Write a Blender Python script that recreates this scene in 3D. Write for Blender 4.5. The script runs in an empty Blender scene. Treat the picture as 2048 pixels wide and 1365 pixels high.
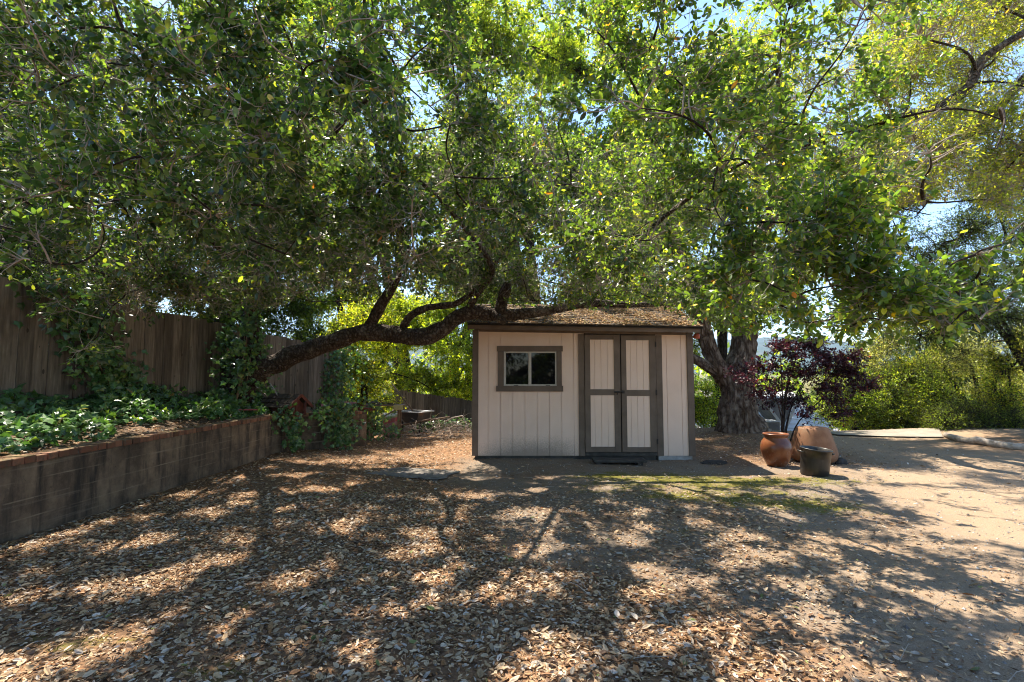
import bpy, math, random
import numpy as np
from mathutils import Vector, Matrix, noise as mnoise

# ------------------------------------------------------------------ camera, world, sun, exposure
scene = bpy.context.scene
F = 1000.0 / 2048.0
HC = 1.39
PITCH = math.atan(68 / 1000.0)
cam_d = bpy.data.cameras.new('camera')
cam_d.sensor_width = 36.0
cam_d.lens = 36.0 * F
cam_d.clip_start = 0.05
cam_d.clip_end = 12000
cam = bpy.data.objects.new('camera', cam_d)
cam.location = (0, 0, HC)
cam.rotation_euler = (math.pi / 2 + PITCH, 0, 0)
scene.collection.objects.link(cam)
scene.camera = cam

SUN_ELEV = math.radians(62)
SUN_H = Vector((-0.50, 0.866, 0)).normalized()          # horizontal direction towards the sun
SUN_DIR = Vector((SUN_H.x * math.cos(SUN_ELEV), SUN_H.y * math.cos(SUN_ELEV), math.sin(SUN_ELEV)))
world = bpy.data.worlds.new('World')
scene.world = world
world.use_nodes = True
wn = world.node_tree
bg = wn.nodes['Background']
sky = wn.nodes.new('ShaderNodeTexSky')
sky.sky_type = 'NISHITA'
sky.sun_disc = False
sky.sun_elevation = SUN_ELEV
sky.sun_rotation = math.atan2(SUN_H.x, SUN_H.y)
sky.air_density = 1.0
sky.dust_density = 0.3
sky.ozone_density = 4.0
wn.links.new(sky.outputs[0], bg.inputs[0])
bg.inputs[1].default_value = 0.13
sun_d = bpy.data.lights.new('sun', 'SUN')
sun_d.energy = 5.0
sun_d.angle = math.radians(0.55)
sun_d.color = (1.0, 0.90, 0.76)
sun = bpy.data.objects.new('sun', sun_d)
sun.rotation_euler = SUN_DIR.to_track_quat('Z', 'Y').to_euler()
sun.location = (0, 0, 30)
scene.collection.objects.link(sun)
scene.view_settings.view_transform = 'Standard'
scene.view_settings.look = 'None'
scene.view_settings.gamma = 1.0
scene.view_settings.exposure = 1.6
cy = scene.cycles
cy.max_bounces = 8
cy.diffuse_bounces = 4
cy.glossy_bounces = 3
cy.transmission_bounces = 6
cy.transparent_max_bounces = 8
cy.volume_bounces = 0
cy.caustics_reflective = False
cy.caustics_refractive = False
cy.sample_clamp_indirect = 4.0
cy.use_denoising = True
cy.filter_width = 1.05
try:
    cy.denoiser = 'OPENIMAGEDENOISE'
    cy.denoising_input_passes = 'RGB_ALBEDO_NORMAL'
except Exception:
    pass

rng = np.random.default_rng(7)
random.seed(7)
COL = scene.collection

def W(px, py, d):
    """world point seen at photo pixel (px, py) at distance d along the ground"""
    u = (px - 1024) / 1000.0
    v = (682.5 - py) / 1000.0
    Y = math.cos(PITCH) - v * math.sin(PITCH)
    Z = math.sin(PITCH) + v * math.cos(PITCH)
    s = d / Y
    return Vector((u * s, d, HC + Z * s))

# ------------------------------------------------------------------ material helpers
def new_mat(name):
    m = bpy.data.materials.new(name)
    m.use_nodes = True
    nt = m.node_tree
    return m, nt, nt.nodes['Principled BSDF']

def nd(nt, t, **kw):
    n = nt.nodes.new(t)
    for k, v in kw.items():
        setattr(n, k, v)
    return n

def noise_node(nt, scale, detail=4, rough=0.6, vec=None, dist=0.0):
    n = nd(nt, 'ShaderNodeTexNoise')
    n.inputs['Scale'].default_value = scale
    n.inputs['Detail'].default_value = detail
    n.inputs['Roughness'].default_value = rough
    n.inputs['Distortion'].default_value = dist
    if vec is not None:
        nt.links.new(vec, n.inputs['Vector'])
    return n

def ramp(nt, fac, stops):
    r = nd(nt, 'ShaderNodeValToRGB')
    el = r.color_ramp.elements
    while len(el) < len(stops):
        el.new(0.5)
    for e, (p, c) in zip(el, stops):
        e.position = p
        e.color = (*c, 1) if len(c) == 3 else c
    nt.links.new(fac, r.inputs[0])
    return r

def mixc(nt, fac, a, b, mode='MIX'):
    m = nd(nt, 'ShaderNodeMix', data_type='RGBA', blend_type=mode)
    for sock, v in ((0, fac), (6, a), (7, b)):
        if isinstance(v, (int, float)):
            m.inputs[sock].default_value = v
        elif isinstance(v, tuple):
            m.inputs[sock].default_value = (*v, 1)
        else:
            nt.links.new(v, m.inputs[sock])
    return m.outputs[2]

def mathn(nt, op, a, b=None, clamp=False):
    m = nd(nt, 'ShaderNodeMath', operation=op, use_clamp=clamp)
    for i, v in enumerate((a, b)):
        if v is None:
            continue
        if isinstance(v, (int, float)):
            m.inputs[i].default_value = v
        else:
            nt.links.new(v, m.inputs[i])
    return m.outputs[0]

def pos_vec(nt, scale=(1, 1, 1)):
    g = nd(nt, 'ShaderNodeNewGeometry')
    mp = nd(nt, 'ShaderNodeMapping')
    mp.inputs['Scale'].default_value = scale
    nt.links.new(g.outputs['Position'], mp.inputs['Vector'])
    return mp.outputs[0]

def bump(nt, bsdf, height, strength=0.5, dist=0.01):
    b = nd(nt, 'ShaderNodeBump')
    b.inputs['Strength'].default_value = strength
    b.inputs['Distance'].default_value = dist
    nt.links.new(height, b.inputs['Height'])
    nt.links.new(b.outputs[0], bsdf.inputs['Normal'])
    return b

def simple_mat(name, c1, c2, scale=6, rough=0.7, bs=0.3, stretch=(1, 1, 1), spec=0.3, metal=0.0, c3=None, bd=0.004):
    m, nt, b = new_mat(name)
    v = pos_vec(nt, stretch)
    n = noise_node(nt, scale, 6, 0.65, v)
    st = [(0.32, c1), (0.68, c2)] if c3 is None else [(0.3, c1), (0.55, c2), (0.75, c3)]
    r = ramp(nt, n.outputs[0], st)
    nt.links.new(r.outputs[0], b.inputs['Base Color'])
    b.inputs['Roughness'].default_value = rough
    b.inputs['Specular IOR Level'].default_value = spec
    b.inputs['Metallic'].default_value = metal
    n2 = noise_node(nt, scale * 6, 4, 0.6, v)
    bump(nt, b, n2.outputs[0], bs, bd)
    return m

def leaf_mat(name, gloss=0.35, trans=0.42, tcol=(2.4, 2.3, 0.7), spec=0.5):
    m, nt, b = new_mat(name)
    at = nd(nt, 'ShaderNodeAttribute', attribute_name='col')
    n = noise_node(nt, 60, 2, 0.5, pos_vec(nt))
    base = mixc(nt, 0.35, at.outputs['Color'], ramp(nt, n.outputs[0], [(0.3, (0.55, 0.55, 0.55)), (0.7, (1.3, 1.3, 1.3))]).outputs[0], 'MULTIPLY')
    nt.links.new(base, b.inputs['Base Color'])
    b.inputs['Roughness'].default_value = gloss
    b.inputs['Specular IOR Level'].default_value = spec
    tr = nd(nt, 'ShaderNodeBsdfTranslucent')
    nt.links.new(mixc(nt, 1.0, base, tcol, 'MULTIPLY'), tr.inputs['Color'])
    ms = nd(nt, 'ShaderNodeMixShader')
    ms.inputs[0].default_value = trans
    nt.links.new(b.outputs[0], ms.inputs[1])
    nt.links.new(tr.outputs[0], ms.inputs[2])
    nt.links.new(ms.outputs[0], nt.nodes['Material Output'].inputs['Surface'])
    return m

M = {}
M['leaf'] = leaf_mat('oak_leaf', 0.38, 0.43, (3.4, 3.1, 0.8), 0.75)
M['leaf_far'] = leaf_mat('distant_leaf', 0.42, 0.48, (2.9, 2.6, 0.6), 0.45)
M['ivy'] = leaf_mat('ivy_leaf', 0.3, 0.25, (1.9, 2.0, 0.7), 0.6)
M['purple'] = leaf_mat('purple_leaf', 0.35, 0.25, (2.2, 0.8, 1.2), 0.5)
M['litter'] = leaf_mat('dry_leaf', 0.6, 0.15, (1.2, 1.0, 0.8), 0.3)

def paint_mat(name, c, c2, dirt=None):
    m, nt, b = new_mat(name)
    v = pos_vec(nt, (1, 1, 1))
    n = noise_node(nt, 3.0, 4, 0.6, v)
    colr = ramp(nt, n.outputs[0], [(0.3, c), (0.7, c2)]).outputs[0]
    if dirt:
        g = nd(nt, 'ShaderNodeNewGeometry')
        sx = nd(nt, 'ShaderNodeSeparateXYZ')
        nt.links.new(g.outputs['Position'], sx.inputs[0])
        nz = noise_node(nt, 55, 4, 0.8, pos_vec(nt))
        nb = noise_node(nt, 2.6, 5, 0.7, pos_vec(nt))
        # mildew: strongest in a splash band near the ground around x = 0.4
        zz = mathn(nt, 'MULTIPLY', mathn(nt, 'SUBTRACT', 0.66, sx.outputs['Z']), 1.7)
        xx = mathn(nt, 'SUBTRACT', 1.0, mathn(nt, 'POWER', mathn(nt, 'ABSOLUTE', mathn(nt, 'MULTIPLY', mathn(nt, 'SUBTRACT', sx.outputs['X'], 0.35), 0.72)), 2.0))
        f = mathn(nt, 'MULTIPLY', zz, mathn(nt, 'MAXIMUM', xx, 0.15), True)
        f = mathn(nt, 'ADD', f, mathn(nt, 'MULTIPLY', mathn(nt, 'SUBTRACT', nb.outputs[0], 0.5), 0.35))
        thr = mathn(nt, 'MULTIPLY', mathn(nt, 'SUBTRACT', f, mathn(nt, 'MULTIPLY', nz.outputs[0], 0.85)), 2.2, True)
        thr = mathn(nt, 'MULTIPLY', thr, 0.6)
        # rain streaks
        ns = noise_node(nt, 9, 4, 0.6, pos_vec(nt, (4, 1, 0.12)))
        st = mathn(nt, 'MULTIPLY', mathn(nt, 'SUBTRACT', ns.outputs[0], 0.58), 1.8, True)
        colr = mixc(nt, mathn(nt, 'MULTIPLY', st, 0.10), colr, dirt)
        colr = mixc(nt, thr, colr, dirt)
    nt.links.new(colr, b.inputs['Base Color'])
    b.inputs['Roughness'].default_value = 0.6
    b.inputs['Specular IOR Level'].default_value = 0.3
    n2 = noise_node(nt, 30, 5, 0.6, pos_vec(nt, (3, 3, 0.5)))
    bump(nt, b, n2.outputs[0], 0.15, 0.002)
    return m

M['siding'] = paint_mat('cream_siding_paint', (0.72, 0.535, 0.42), (0.77, 0.585, 0.47), (0.10, 0.085, 0.065))
M['trim'] = paint_mat('taupe_trim_paint', (0.098, 0.070, 0.050), (0.165, 0.122, 0.092))
M['white_frame'] = simple_mat('white_vinyl', (0.42, 0.38, 0.33), (0.5, 0.46, 0.40), 20, 0.4, 0.05)
M['dark'] = simple_mat('dark_wood', (0.012, 0.010, 0.008), (0.03, 0.025, 0.02), 8)
m, nt, b = new_mat('window_glass')
b.inputs['Base Color'].default_value = (0.006, 0.006, 0.007, 1)
b.inputs['Roughness'].default_value = 0.03
b.inputs['Specular IOR Level'].default_value = 0.28
M['glass'] = m
M['skid'] = simple_mat('weathered_skid', (0.03, 0.028, 0.025), (0.08, 0.07, 0.06), 10, 0.85)
M['block'] = simple_mat('concrete_block', (0.25, 0.24, 0.23), (0.4, 0.39, 0.38), 12, 0.9)
M['shingle'] = simple_mat('roof_shingle', (0.028, 0.022, 0.017), (0.075, 0.058, 0.042), 9, 0.95, 0.6, c3=(0.16, 0.11, 0.05))
def board_mat():
    m, nt, b = new_mat('weathered_fence_board')
    g = nd(nt, 'ShaderNodeNewGeometry')
    isl = ramp(nt, g.outputs['Random Per Island'], [(0.0, (0.55, 0.5, 0.45)), (0.5, (0.95, 0.92, 0.88)), (1.0, (1.35, 1.3, 1.25))]).outputs[0]
    n = noise_node(nt, 3.0, 7, 0.7, pos_vec(nt, (9, 9, 0.6)))
    c = ramp(nt, n.outputs[0], [(0.3, (0.058, 0.046, 0.036)), (0.55, (0.165, 0.138, 0.11)), (0.75, (0.30, 0.265, 0.22))]).outputs[0]
    kn = nd(nt, 'ShaderNodeTexVoronoi'); kn.inputs['Scale'].default_value = 3.2
    nt.links.new(pos_vec(nt, (2.2, 2.2, 1)), kn.inputs['Vector'])
    k = mathn(nt, 'LESS_THAN', kn.outputs['Distance'], 0.10)
    c = mixc(nt, 1.0, c, isl, 'MULTIPLY')
    c = mixc(nt, mathn(nt, 'MULTIPLY', k, 0.8), c, (0.02, 0.013, 0.009))
    st = noise_node(nt, 1.3, 5, 0.7, pos_vec(nt, (1, 1, 0.5)))
    c = mixc(nt, mathn(nt, 'MULTIPLY', mathn(nt, 'SUBTRACT', st.outputs[0], 0.52), 3.0, True), c, (0.045, 0.032, 0.022))
    nt.links.new(c, b.inputs['Base Color'])
    b.inputs['Roughness'].default_value = 0.85
    bump(nt, b, n.outputs[0], 0.6, 0.005)
    return m
M['fence'] = board_mat()
M['iron'] = simple_mat('black_iron', (0.01, 0.01, 0.01), (0.04, 0.03, 0.025), 20, 0.5)
M['steel'] = simple_mat('grey_steel', (0.30, 0.30, 0.30), (0.45, 0.45, 0.44), 15, 0.45, 0.1, metal=0.6)
M['rust'] = simple_mat('rusty_red', (0.25, 0.05, 0.025), (0.4, 0.10, 0.05), 10, 0.6)
M['twig'] = simple_mat('pale_twig', (0.19, 0.15, 0.12), (0.42, 0.36, 0.29), 8, 0.85)
M['log'] = simple_mat('pale_peeled_log', (0.24, 0.20, 0.16), (0.50, 0.44, 0.37), 4, 0.8, 0.5, (1, 4, 4))
M['pole'] = simple_mat('weathered_pole', (0.12, 0.08, 0.05), (0.25, 0.18, 0.12), 10, 0.8)

def bark_mat(name, c1, c2, c3, scale=10, sz=0.25):
    m, nt, b = new_mat(name)
    v = pos_vec(nt, (1, 1, sz))
    vo = nd(nt, 'ShaderNodeTexVoronoi', feature='DISTANCE_TO_EDGE')
    vo.inputs['Scale'].default_value = scale
    n0 = noise_node(nt, 4, 4, 0.6, v, 0.5)
    mv = nd(nt, 'ShaderNodeMix', data_type='VECTOR')
    mv.inputs[0].default_value = 0.12
    nt.links.new(v, mv.inputs[4]); nt.links.new(n0.outputs['Color'], mv.inputs[5])
    nt.links.new(mv.outputs[1], vo.inputs['Vector'])
    n = noise_node(nt, 14, 7, 0.7, v)
    crack = mathn(nt, 'MULTIPLY', vo.outputs['Distance'], 3.5, True)
    colr = ramp(nt, n.outputs[0], [(0.3, c1), (0.55, c2), (0.75, c3)]).outputs[0]
    colr = mixc(nt, crack, mixc(nt, 1.0, colr, (0.35, 0.3, 0.28), 'MULTIPLY'), colr)
    lich = noise_node(nt, 2.3, 5, 0.7, pos_vec(nt))
    colr = mixc(nt, mathn(nt, 'MULTIPLY', mathn(nt, 'SUBTRACT', lich.outputs[0], 0.55), 3.0, True), colr, (c3[0] * 1.15, c3[1] * 1.15, c3[2] * 1.1))
    nt.links.new(colr, b.inputs['Base Color'])
    b.inputs['Roughness'].default_value = 0.9
    b.inputs['Specular IOR Level'].default_value = 0.2
    h = mathn(nt, 'ADD', crack, n.outputs[0])
    bump(nt, b, h, 0.9, 0.02)
    return m
M['bark'] = bark_mat('oak_bark', (0.040, 0.030, 0.023), (0.125, 0.10, 0.08), (0.30, 0.27, 0.23), 22, 0.8)
M['bark_big'] = bark_mat('deeply_furrowed_bark', (0.10, 0.062, 0.040), (0.24, 0.175, 0.125), (0.36, 0.31, 0.25), 9, 0.42)
M['bark_dark'] = bark_mat('dark_bark', (0.02, 0.016, 0.013), (0.06, 0.045, 0.035), (0.11, 0.09, 0.07), 14, 0.4)

# ground
def ground_mat():
    m, nt, b = new_mat('ground_soil')
    at = nd(nt, 'ShaderNodeAttribute', attribute_name='zone')
    sp = nd(nt, 'ShaderNodeSeparateColor')
    nt.links.new(at.outputs['Color'], sp.inputs[0])
    v = pos_vec(nt)
    fine = noise_node(nt, 170, 3, 0.75, v)
    med = noise_node(nt, 9, 6, 0.65, v)
    big = noise_node(nt, 1.1, 4, 0.6, v)
    vo = nd(nt, 'ShaderNodeTexVoronoi')
    vo.inputs['Scale'].default_value = 75
    nt.links.new(v, vo.inputs['Vector'])
    gray = ramp(nt, fine.outputs[0], [(0.30, (0.070, 0.052, 0.038)), (0.52, (0.19, 0.15, 0.112)), (0.75, (0.40, 0.34, 0.27))]).outputs[0]
    gray = mixc(nt, 0.35, gray, mixc(nt, vo.outputs['Color'], (0.08, 0.06, 0.042), (0.36, 0.30, 0.235)))
    brown = ramp(nt, med.outputs[0], [(0.30, (0.10, 0.052, 0.024)), (0.55, (0.22, 0.12, 0.06)), (0.78, (0.36, 0.22, 0.115))]).outputs[0]
    sand = ramp(nt, fine.outputs[0], [(0.28, (0.13, 0.088, 0.056)), (0.5, (0.30, 0.218, 0.142)), (0.72, (0.44, 0.34, 0.235))]).outputs[0]
    moss = ramp(nt, fine.outputs[0], [(0.28, (0.055, 0.055, 0.012)), (0.55, (0.155, 0.14, 0.025)), (0.75, (0.28, 0.24, 0.06))]).outputs[0]
    c = mixc(nt, mathn(nt, 'MULTIPLY', mathn(nt, 'SUBTRACT', big.outputs[0], 0.42), 2.2, True), gray, brown)
    sf = mathn(nt, 'ADD', sp.outputs[1], mathn(nt, 'MULTIPLY', mathn(nt, 'SUBTRACT', med.outputs[0], 0.5), 1.3), True)
    c = mixc(nt, sf, c, sand)
    lf = mathn(nt, 'ADD', sp.outputs[2], mathn(nt, 'MULTIPLY', mathn(nt, 'SUBTRACT', med.outputs[0], 0.5), 1.5), True)
    c = mixc(nt, mathn(nt, 'MULTIPLY', lf, 0.85), c, brown)
    mn = noise_node(nt, 3.2, 8, 0.8, v)
    mf = mathn(nt, 'MULTIPLY', mathn(nt, 'SUBTRACT', mathn(nt, 'ADD', sp.outputs[0], mathn(nt, 'MULTIPLY', mathn(nt, 'SUBTRACT', mn.outputs[0], 0.5), 4.5)), 0.62), 1.6, True)
    mf = mathn(nt, 'MULTIPLY', mf, mathn(nt, 'MULTIPLY', sp.outputs[0], 3.0, True))
    c = mixc(nt, mf, c, moss)
    nt.links.new(c, b.inputs['Base Color'])
    b.inputs['Roughness'].default_value = 0.95
    b.inputs['Specular IOR Level'].default_value = 0.15
    h = mathn(nt, 'ADD', mathn(nt, 'MULTIPLY', fine.outputs[0], 0.6), mathn(nt, 'MULTIPLY', med.outputs[0], 0.7))
    bump(nt, b, h, 0.8, 0.012)
    return m
M['ground'] = ground_mat()
M['soil'] = simple_mat('terrace_soil', (0.06, 0.04, 0.025), (0.20, 0.13, 0.08), 12, 0.95, 0.8)

# ------------------------------------------------------------------ mesh helpers
WL = {}
def wloc(o):
    return WL.get(o.name, Vector((0, 0, 0))) if o is not None else Vector((0, 0, 0))

def tag(o, label=None, cat=None, group=None, kind=None):
    if label: o['label'] = label
    if cat: o['category'] = cat
    if group: o['group'] = group
    if kind: o['kind'] = kind
    return o

def empty(name, loc, label, cat, group=None):
    o = bpy.data.objects.new(name, None)
    o.empty_display_size = 0.2
    o.location = loc
    COL.objects.link(o)
    WL[o.name] = Vector(loc)
    return tag(o, label, cat, group)

def mesh_np(name, verts, loops, starts, mat, parent=None, col=None, smooth=False, origin=None):
    verts = np.asarray(verts, dtype=np.float32).reshape(-1, 3)
    if parent is not None:
        org = wloc(parent)
    else:
        org = Vector(origin) if origin is not None else Vector((0, 0, 0))
    verts = verts - np.array(org, dtype=np.float32)
    me = bpy.data.meshes.new(name)
    me.vertices.add(len(verts))
    me.vertices.foreach_set('co', verts.ravel())
    loops = np.asarray(loops, dtype=np.int32).ravel()
    starts = np.asarray(starts, dtype=np.int32).ravel()
    me.loops.add(len(loops))
    me.loops.foreach_set('vertex_index', loops)
    me.polygons.add(len(starts))
    me.polygons.foreach_set('loop_start', starts)
    me.polygons.foreach_set('use_smooth', np.full(len(starts), bool(smooth)))
    me.update(calc_edges=True)
    if col is not None:
        a = me.color_attributes.new('col', 'FLOAT_COLOR', 'POINT')
        c4 = np.ones((len(verts), 4), dtype=np.float32)
        c4[:, :3] = col
        a.data.foreach_set('color', c4.ravel())
    me.materials.append(mat)
    me.validate()
    o = bpy.data.objects.new(name, me)
    COL.objects.link(o)
    if parent is not None:
        o.parent = parent
    else:
        o.location = org
    WL[o.name] = org.copy()
    return o

class MB:
    def __init__(s):
        s.v = []; s.f = []
    def add(s, vs, fs):
        k = len(s.v)
        s.v += [tuple(x) for x in vs]
        s.f += [tuple(i + k for i in f) for f in fs]
        return s
    def box(s, x0, x1, y0, y1, z0, z1, mtx=None):
        vs = [Vector(p) for p in ((x0, y0, z0), (x1, y0, z0), (x1, y1, z0), (x0, y1, z0), (x0, y0, z1), (x1, y0, z1), (x1, y1, z1), (x0, y1, z1))]
        if mtx is not None:
            vs = [mtx @ p for p in vs]
        return s.add(vs, [(0, 3, 2, 1), (4, 5, 6, 7), (0, 1, 5, 4), (1, 2, 6, 5), (2, 3, 7, 6), (3, 0, 4, 7)])
    def bar(s, a, b, w, h=None, up=(0, 0, 1)):
        a = Vector(a); b = Vector(b); h = h or w
        t = (b - a).normalized()
        r = t.cross(Vector(up))
        if r.length < 1e-3: r = t.cross(Vector((1, 0, 0)))
        r.normalize(); u = r.cross(t)
        vs = []
        for p in (a, b):
            for sx, sy in ((-1, -1), (1, -1), (1, 1), (-1, 1)):
                vs.append(p + r * sx * w / 2 + u * sy * h / 2)
        return s.add(vs, [(0, 1, 2, 3), (7, 6, 5, 4), (0, 4, 5, 1), (1, 5, 6, 2), (2, 6, 7, 3), (3, 7, 4, 0)])
    def tube(s, pts, rad, sides=10, caps=True):
        pts = [Vector(p) for p in pts]
        if not hasattr(rad, '__len__'): rad = [rad] * len(pts)
        vs = []; fs = []
        prev = None
        for i, p in enumerate(pts):
            t = (pts[min(i + 1, len(pts) - 1)] - pts[max(i - 1, 0)]).normalized()
            if prev is None:
                r = t.orthogonal().normalized()
            else:
                r = (prev - t * prev.dot(t)).normalized()
            prev = r
            u = t.cross(r)
            for k in range(sides):
                a = 2 * math.pi * k / sides
                vs.append(p + (r * math.cos(a) + u * math.sin(a)) * rad[i])
        for i in range(len(pts) - 1):
            for k in range(sides):
                fs.append((i * sides + k, i * sides + (k + 1) % sides, (i + 1) * sides + (k + 1) % sides, (i + 1) * sides + k))
        if caps:
            fs.append(tuple(range(sides))[::-1])
            fs.append(tuple((len(pts) - 1) * sides + k for k in range(sides)))
        return s.add(vs, fs)
    def lathe(s, prof, cx, cy, sides=48, mtx=None, closed=False):
        vs = []; fs = []
        for (r, z) in prof:
            for k in range(sides):
                a = 2 * math.pi * k / sides
                p = Vector((r * math.cos(a), r * math.sin(a), z))
                if mtx is not None: p = mtx @ p
                vs.append((p.x + cx, p.y + cy, p.z))
        for i in range(len(prof) - 1):
            for k in range(sides):
                fs.append((i * sides + k, i * sides + (k + 1) % sides, (i + 1) * sides + (k + 1) % sides, (i + 1) * sides + k))
        return s.add(vs, fs)
    def build(s, name, mat, parent=None, bevel=0, smooth=False, origin=None):
        lo = []; st = []
        for f in s.f:
            st.append(len(lo)); lo += f
        v = np.array([tuple(p) for p in s.v], dtype=np.float32)
        if parent is None and origin is None:
            origin = ((v[:, 0].min() + v[:, 0].max()) / 2, (v[:, 1].min() + v[:, 1].max()) / 2, v[:, 2].min())
        o = mesh_np(name, v, lo, st, mat, parent, None, smooth, origin)
        if bevel:
            md = o.modifiers.new('bevel', 'BEVEL')
            md.width = bevel; md.segments = 2; md.limit_method = 'ANGLE'
        return o

def nrm(a):
    return a / np.maximum(np.linalg.norm(a, axis=-1, keepdims=True), 1e-9)

# leaf templates: columns along (0..1), side (+-0.5, in widths), lift (in widths)
def T(vs, fs):
    return np.array(vs, dtype=float), fs
T_OAK = T([(0, 0, 0), (.2, .33, -.03), (.52, .5, -.09), (.82, .32, -.12), (1, 0, -.16), (.82, -.32, -.12), (.52, -.5, -.09), (.2, -.33, -.03), (.33, 0, .06), (.68, 0, .04)],
          [(0, 8, 2, 1), (8, 9, 3, 2), (9, 4, 3), (0, 7, 6, 8), (8, 6, 5, 9), (9, 5, 4)])
T_MID = T([(0, 0, 0), (.3, .45, -.1), (.7, .4, -.12), (1, 0, -.05), (.7, -.4, -.12), (.3, -.45, -.1)], [(0, 3, 2, 1), (0, 5, 4, 3)])
T_FAR = T([(0, 0, 0), (.5, .5, -.12), (1, 0, 0), (.5, -.5, -.12)], [(0, 2, 1), (0, 3, 2)])
T_DRY = T([(0, 0, .05), (.25, .4, .16), (.65, .45, .20), (1, 0, .12), (.65, -.42, .22), (.25, -.4, .14), (.45, 0, -.03)],
          [(0, 6, 2, 1), (6, 3, 2), (0, 5, 4, 6), (6, 4, 3)])
_iv = [(.10, 0), (0, .18), (.02, .44), (.22, .36), (.42, .56), (.55, .26), (1, 0), (.55, -.26), (.42, -.56), (.22, -.36), (.02, -.44), (0, -.18)]
T_IVY = T([(.32, 0, .04)] + [(x, y, -.25 * abs(y) - .08 * x * x) for x, y in _iv], [(0, i + 1, i, ) if False else (0, i, i + 1) for i in range(1, 12)] + [(0, 12, 1)])
_pl = [(0, 0), (.3, .12), (.25, .42), (.5, .16), (.6, .5), (.7, .14), (1, 0), (.7, -.14), (.6, -.5), (.5, -.16), (.25, -.42), (.3, -.12)]
T_CHIP = T([(0, -.5, 0), (1, -.5, .1), (1, .5, .3), (0, .5, .1)], [(0, 1, 2, 3)])

def leaf_cloud(name, base, axis, normal, length, width, tmpl, col, mat, parent=None, smooth=False, origin=None):
    tv, tf = tmpl
    base = np.asarray(base); N = len(base)
    ax = nrm(axis)
    n = normal - ax * np.sum(normal * ax, axis=1, keepdims=True)
    n = nrm(n)
    s = np.cross(n, ax)
    L = np.asarray(length)[:, None, None]; Wd = np.asarray(width)[:, None, None]
    v = base[:, None, :] + ax[:, None, :] * tv[None, :, 0:1] * L + s[:, None, :] * tv[None, :, 1:2] * Wd + n[:, None, :] * tv[None, :, 2:3] * Wd
    m = len(tv)
    fl = np.array([i for f in tf for i in f], dtype=np.int64)
    fs = np.cumsum([0] + [len(f) for f in tf][:-1])
    loops = (np.arange(N)[:, None] * m + fl[None, :])
    starts = (np.arange(N)[:, None] * len(fl) + fs[None, :])
    c = np.repeat(col, m, axis=0)
    return mesh_np(name, v.reshape(-1, 3), loops, starts, mat, parent, c, smooth, origin)

def tubes_arr(paths, radii, sides=4):
    """paths (T,P,3), radii (T,P) -> verts, loops, starts"""
    Tn, P, _ = paths.shape
    tan = np.empty_like(paths)
    tan[:, 1:-1] = paths[:, 2:] - paths[:, :-2]
    tan[:, 0] = paths[:, 1] - paths[:, 0]
    tan[:, -1] = paths[:, -1] - paths[:, -2]
    tan = nrm(tan)
    main = nrm(paths[:, -1] - paths[:, 0])
    ref = np.where(np.abs(main[:, 2:3]) > 0.8, np.array([[1., 0, 0]]), np.array([[0, 0, 1.]]))
    r = nrm(np.cross(tan, ref[:, None, :] + np.zeros_like(tan)))
    u = np.cross(r, tan)
    a = np.arange(sides) * 2 * math.pi / sides
    v = paths[:, :, None, :] + (r[:, :, None, :] * np.cos(a)[None, None, :, None] + u[:, :, None, :] * np.sin(a)[None, None, :, None]) * radii[:, :, None, None]
    i = np.arange(P - 1)[:, None]; k = np.arange(sides)[None, :]
    q = np.stack([i * sides + k, i * sides + (k + 1) % sides, (i + 1) * sides + (k + 1) % sides, (i + 1) * sides + k], axis=-1).reshape(-1, 4)
    loops = (np.arange(Tn)[:, None, None] * P * sides + q[None]).reshape(-1)
    starts = np.arange(len(loops) // 4) * 4
    return v.reshape(-1, 3), loops, starts

def merge(parts):
    V = []; L = []; S = []; nv = 0; nl = 0
    for v, l, s in parts:
        V.append(v); L.append(np.asarray(l) + nv); S.append(np.asarray(s) + nl)
        nv += len(v); nl += len(l)
    return np.concatenate(V), np.concatenate(L), np.concatenate(S)

def nearest(pts, ref):
    out = np.empty(len(pts), dtype=int)
    for i in range(0, len(pts), 2000):
        d = ((pts[i:i + 2000, None, :] - ref[None]) ** 2).sum(-1)
        out[i:i + 2000] = d.argmin(1)
    return out

def curved(p0, p1, P, rg, wob=0.12, arch=0.1):
    t = np.linspace(0, 1, P)[None, :, None]
    d = np.linalg.norm(p1 - p0, axis=1)[:, None, None]
    path = p0[:, None, :] * (1 - t) + p1[:, None, :] * t
    off = rg.normal(0, wob, (len(p0), 1, 3)) * d
    off2 = rg.normal(0, wob * .5, (len(p0), 1, 3)) * d
    path = path + off * np.sin(t * math.pi) + off2 * np.sin(t * 2 * math.pi)
    path[:, :, 2] += (np.sin(t * math.pi) * d * arch)[:, :, 0]
    return path

def resample(pts, rad, step=0.15):
    P = []; R = []
    pts = [np.array(p) for p in pts]
    for i in range(len(pts) - 1):
        n = max(1, int(np.linalg.norm(pts[i + 1] - pts[i]) / step))
        for k in range(n):
            t = k / n
            P.append(pts[i] * (1 - t) + pts[i + 1] * t); R.append(rad[i] * (1 - t) + rad[i + 1] * t)
    P.append(pts[-1]); R.append(rad[-1])
    return np.array(P), np.array(R)

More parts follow.
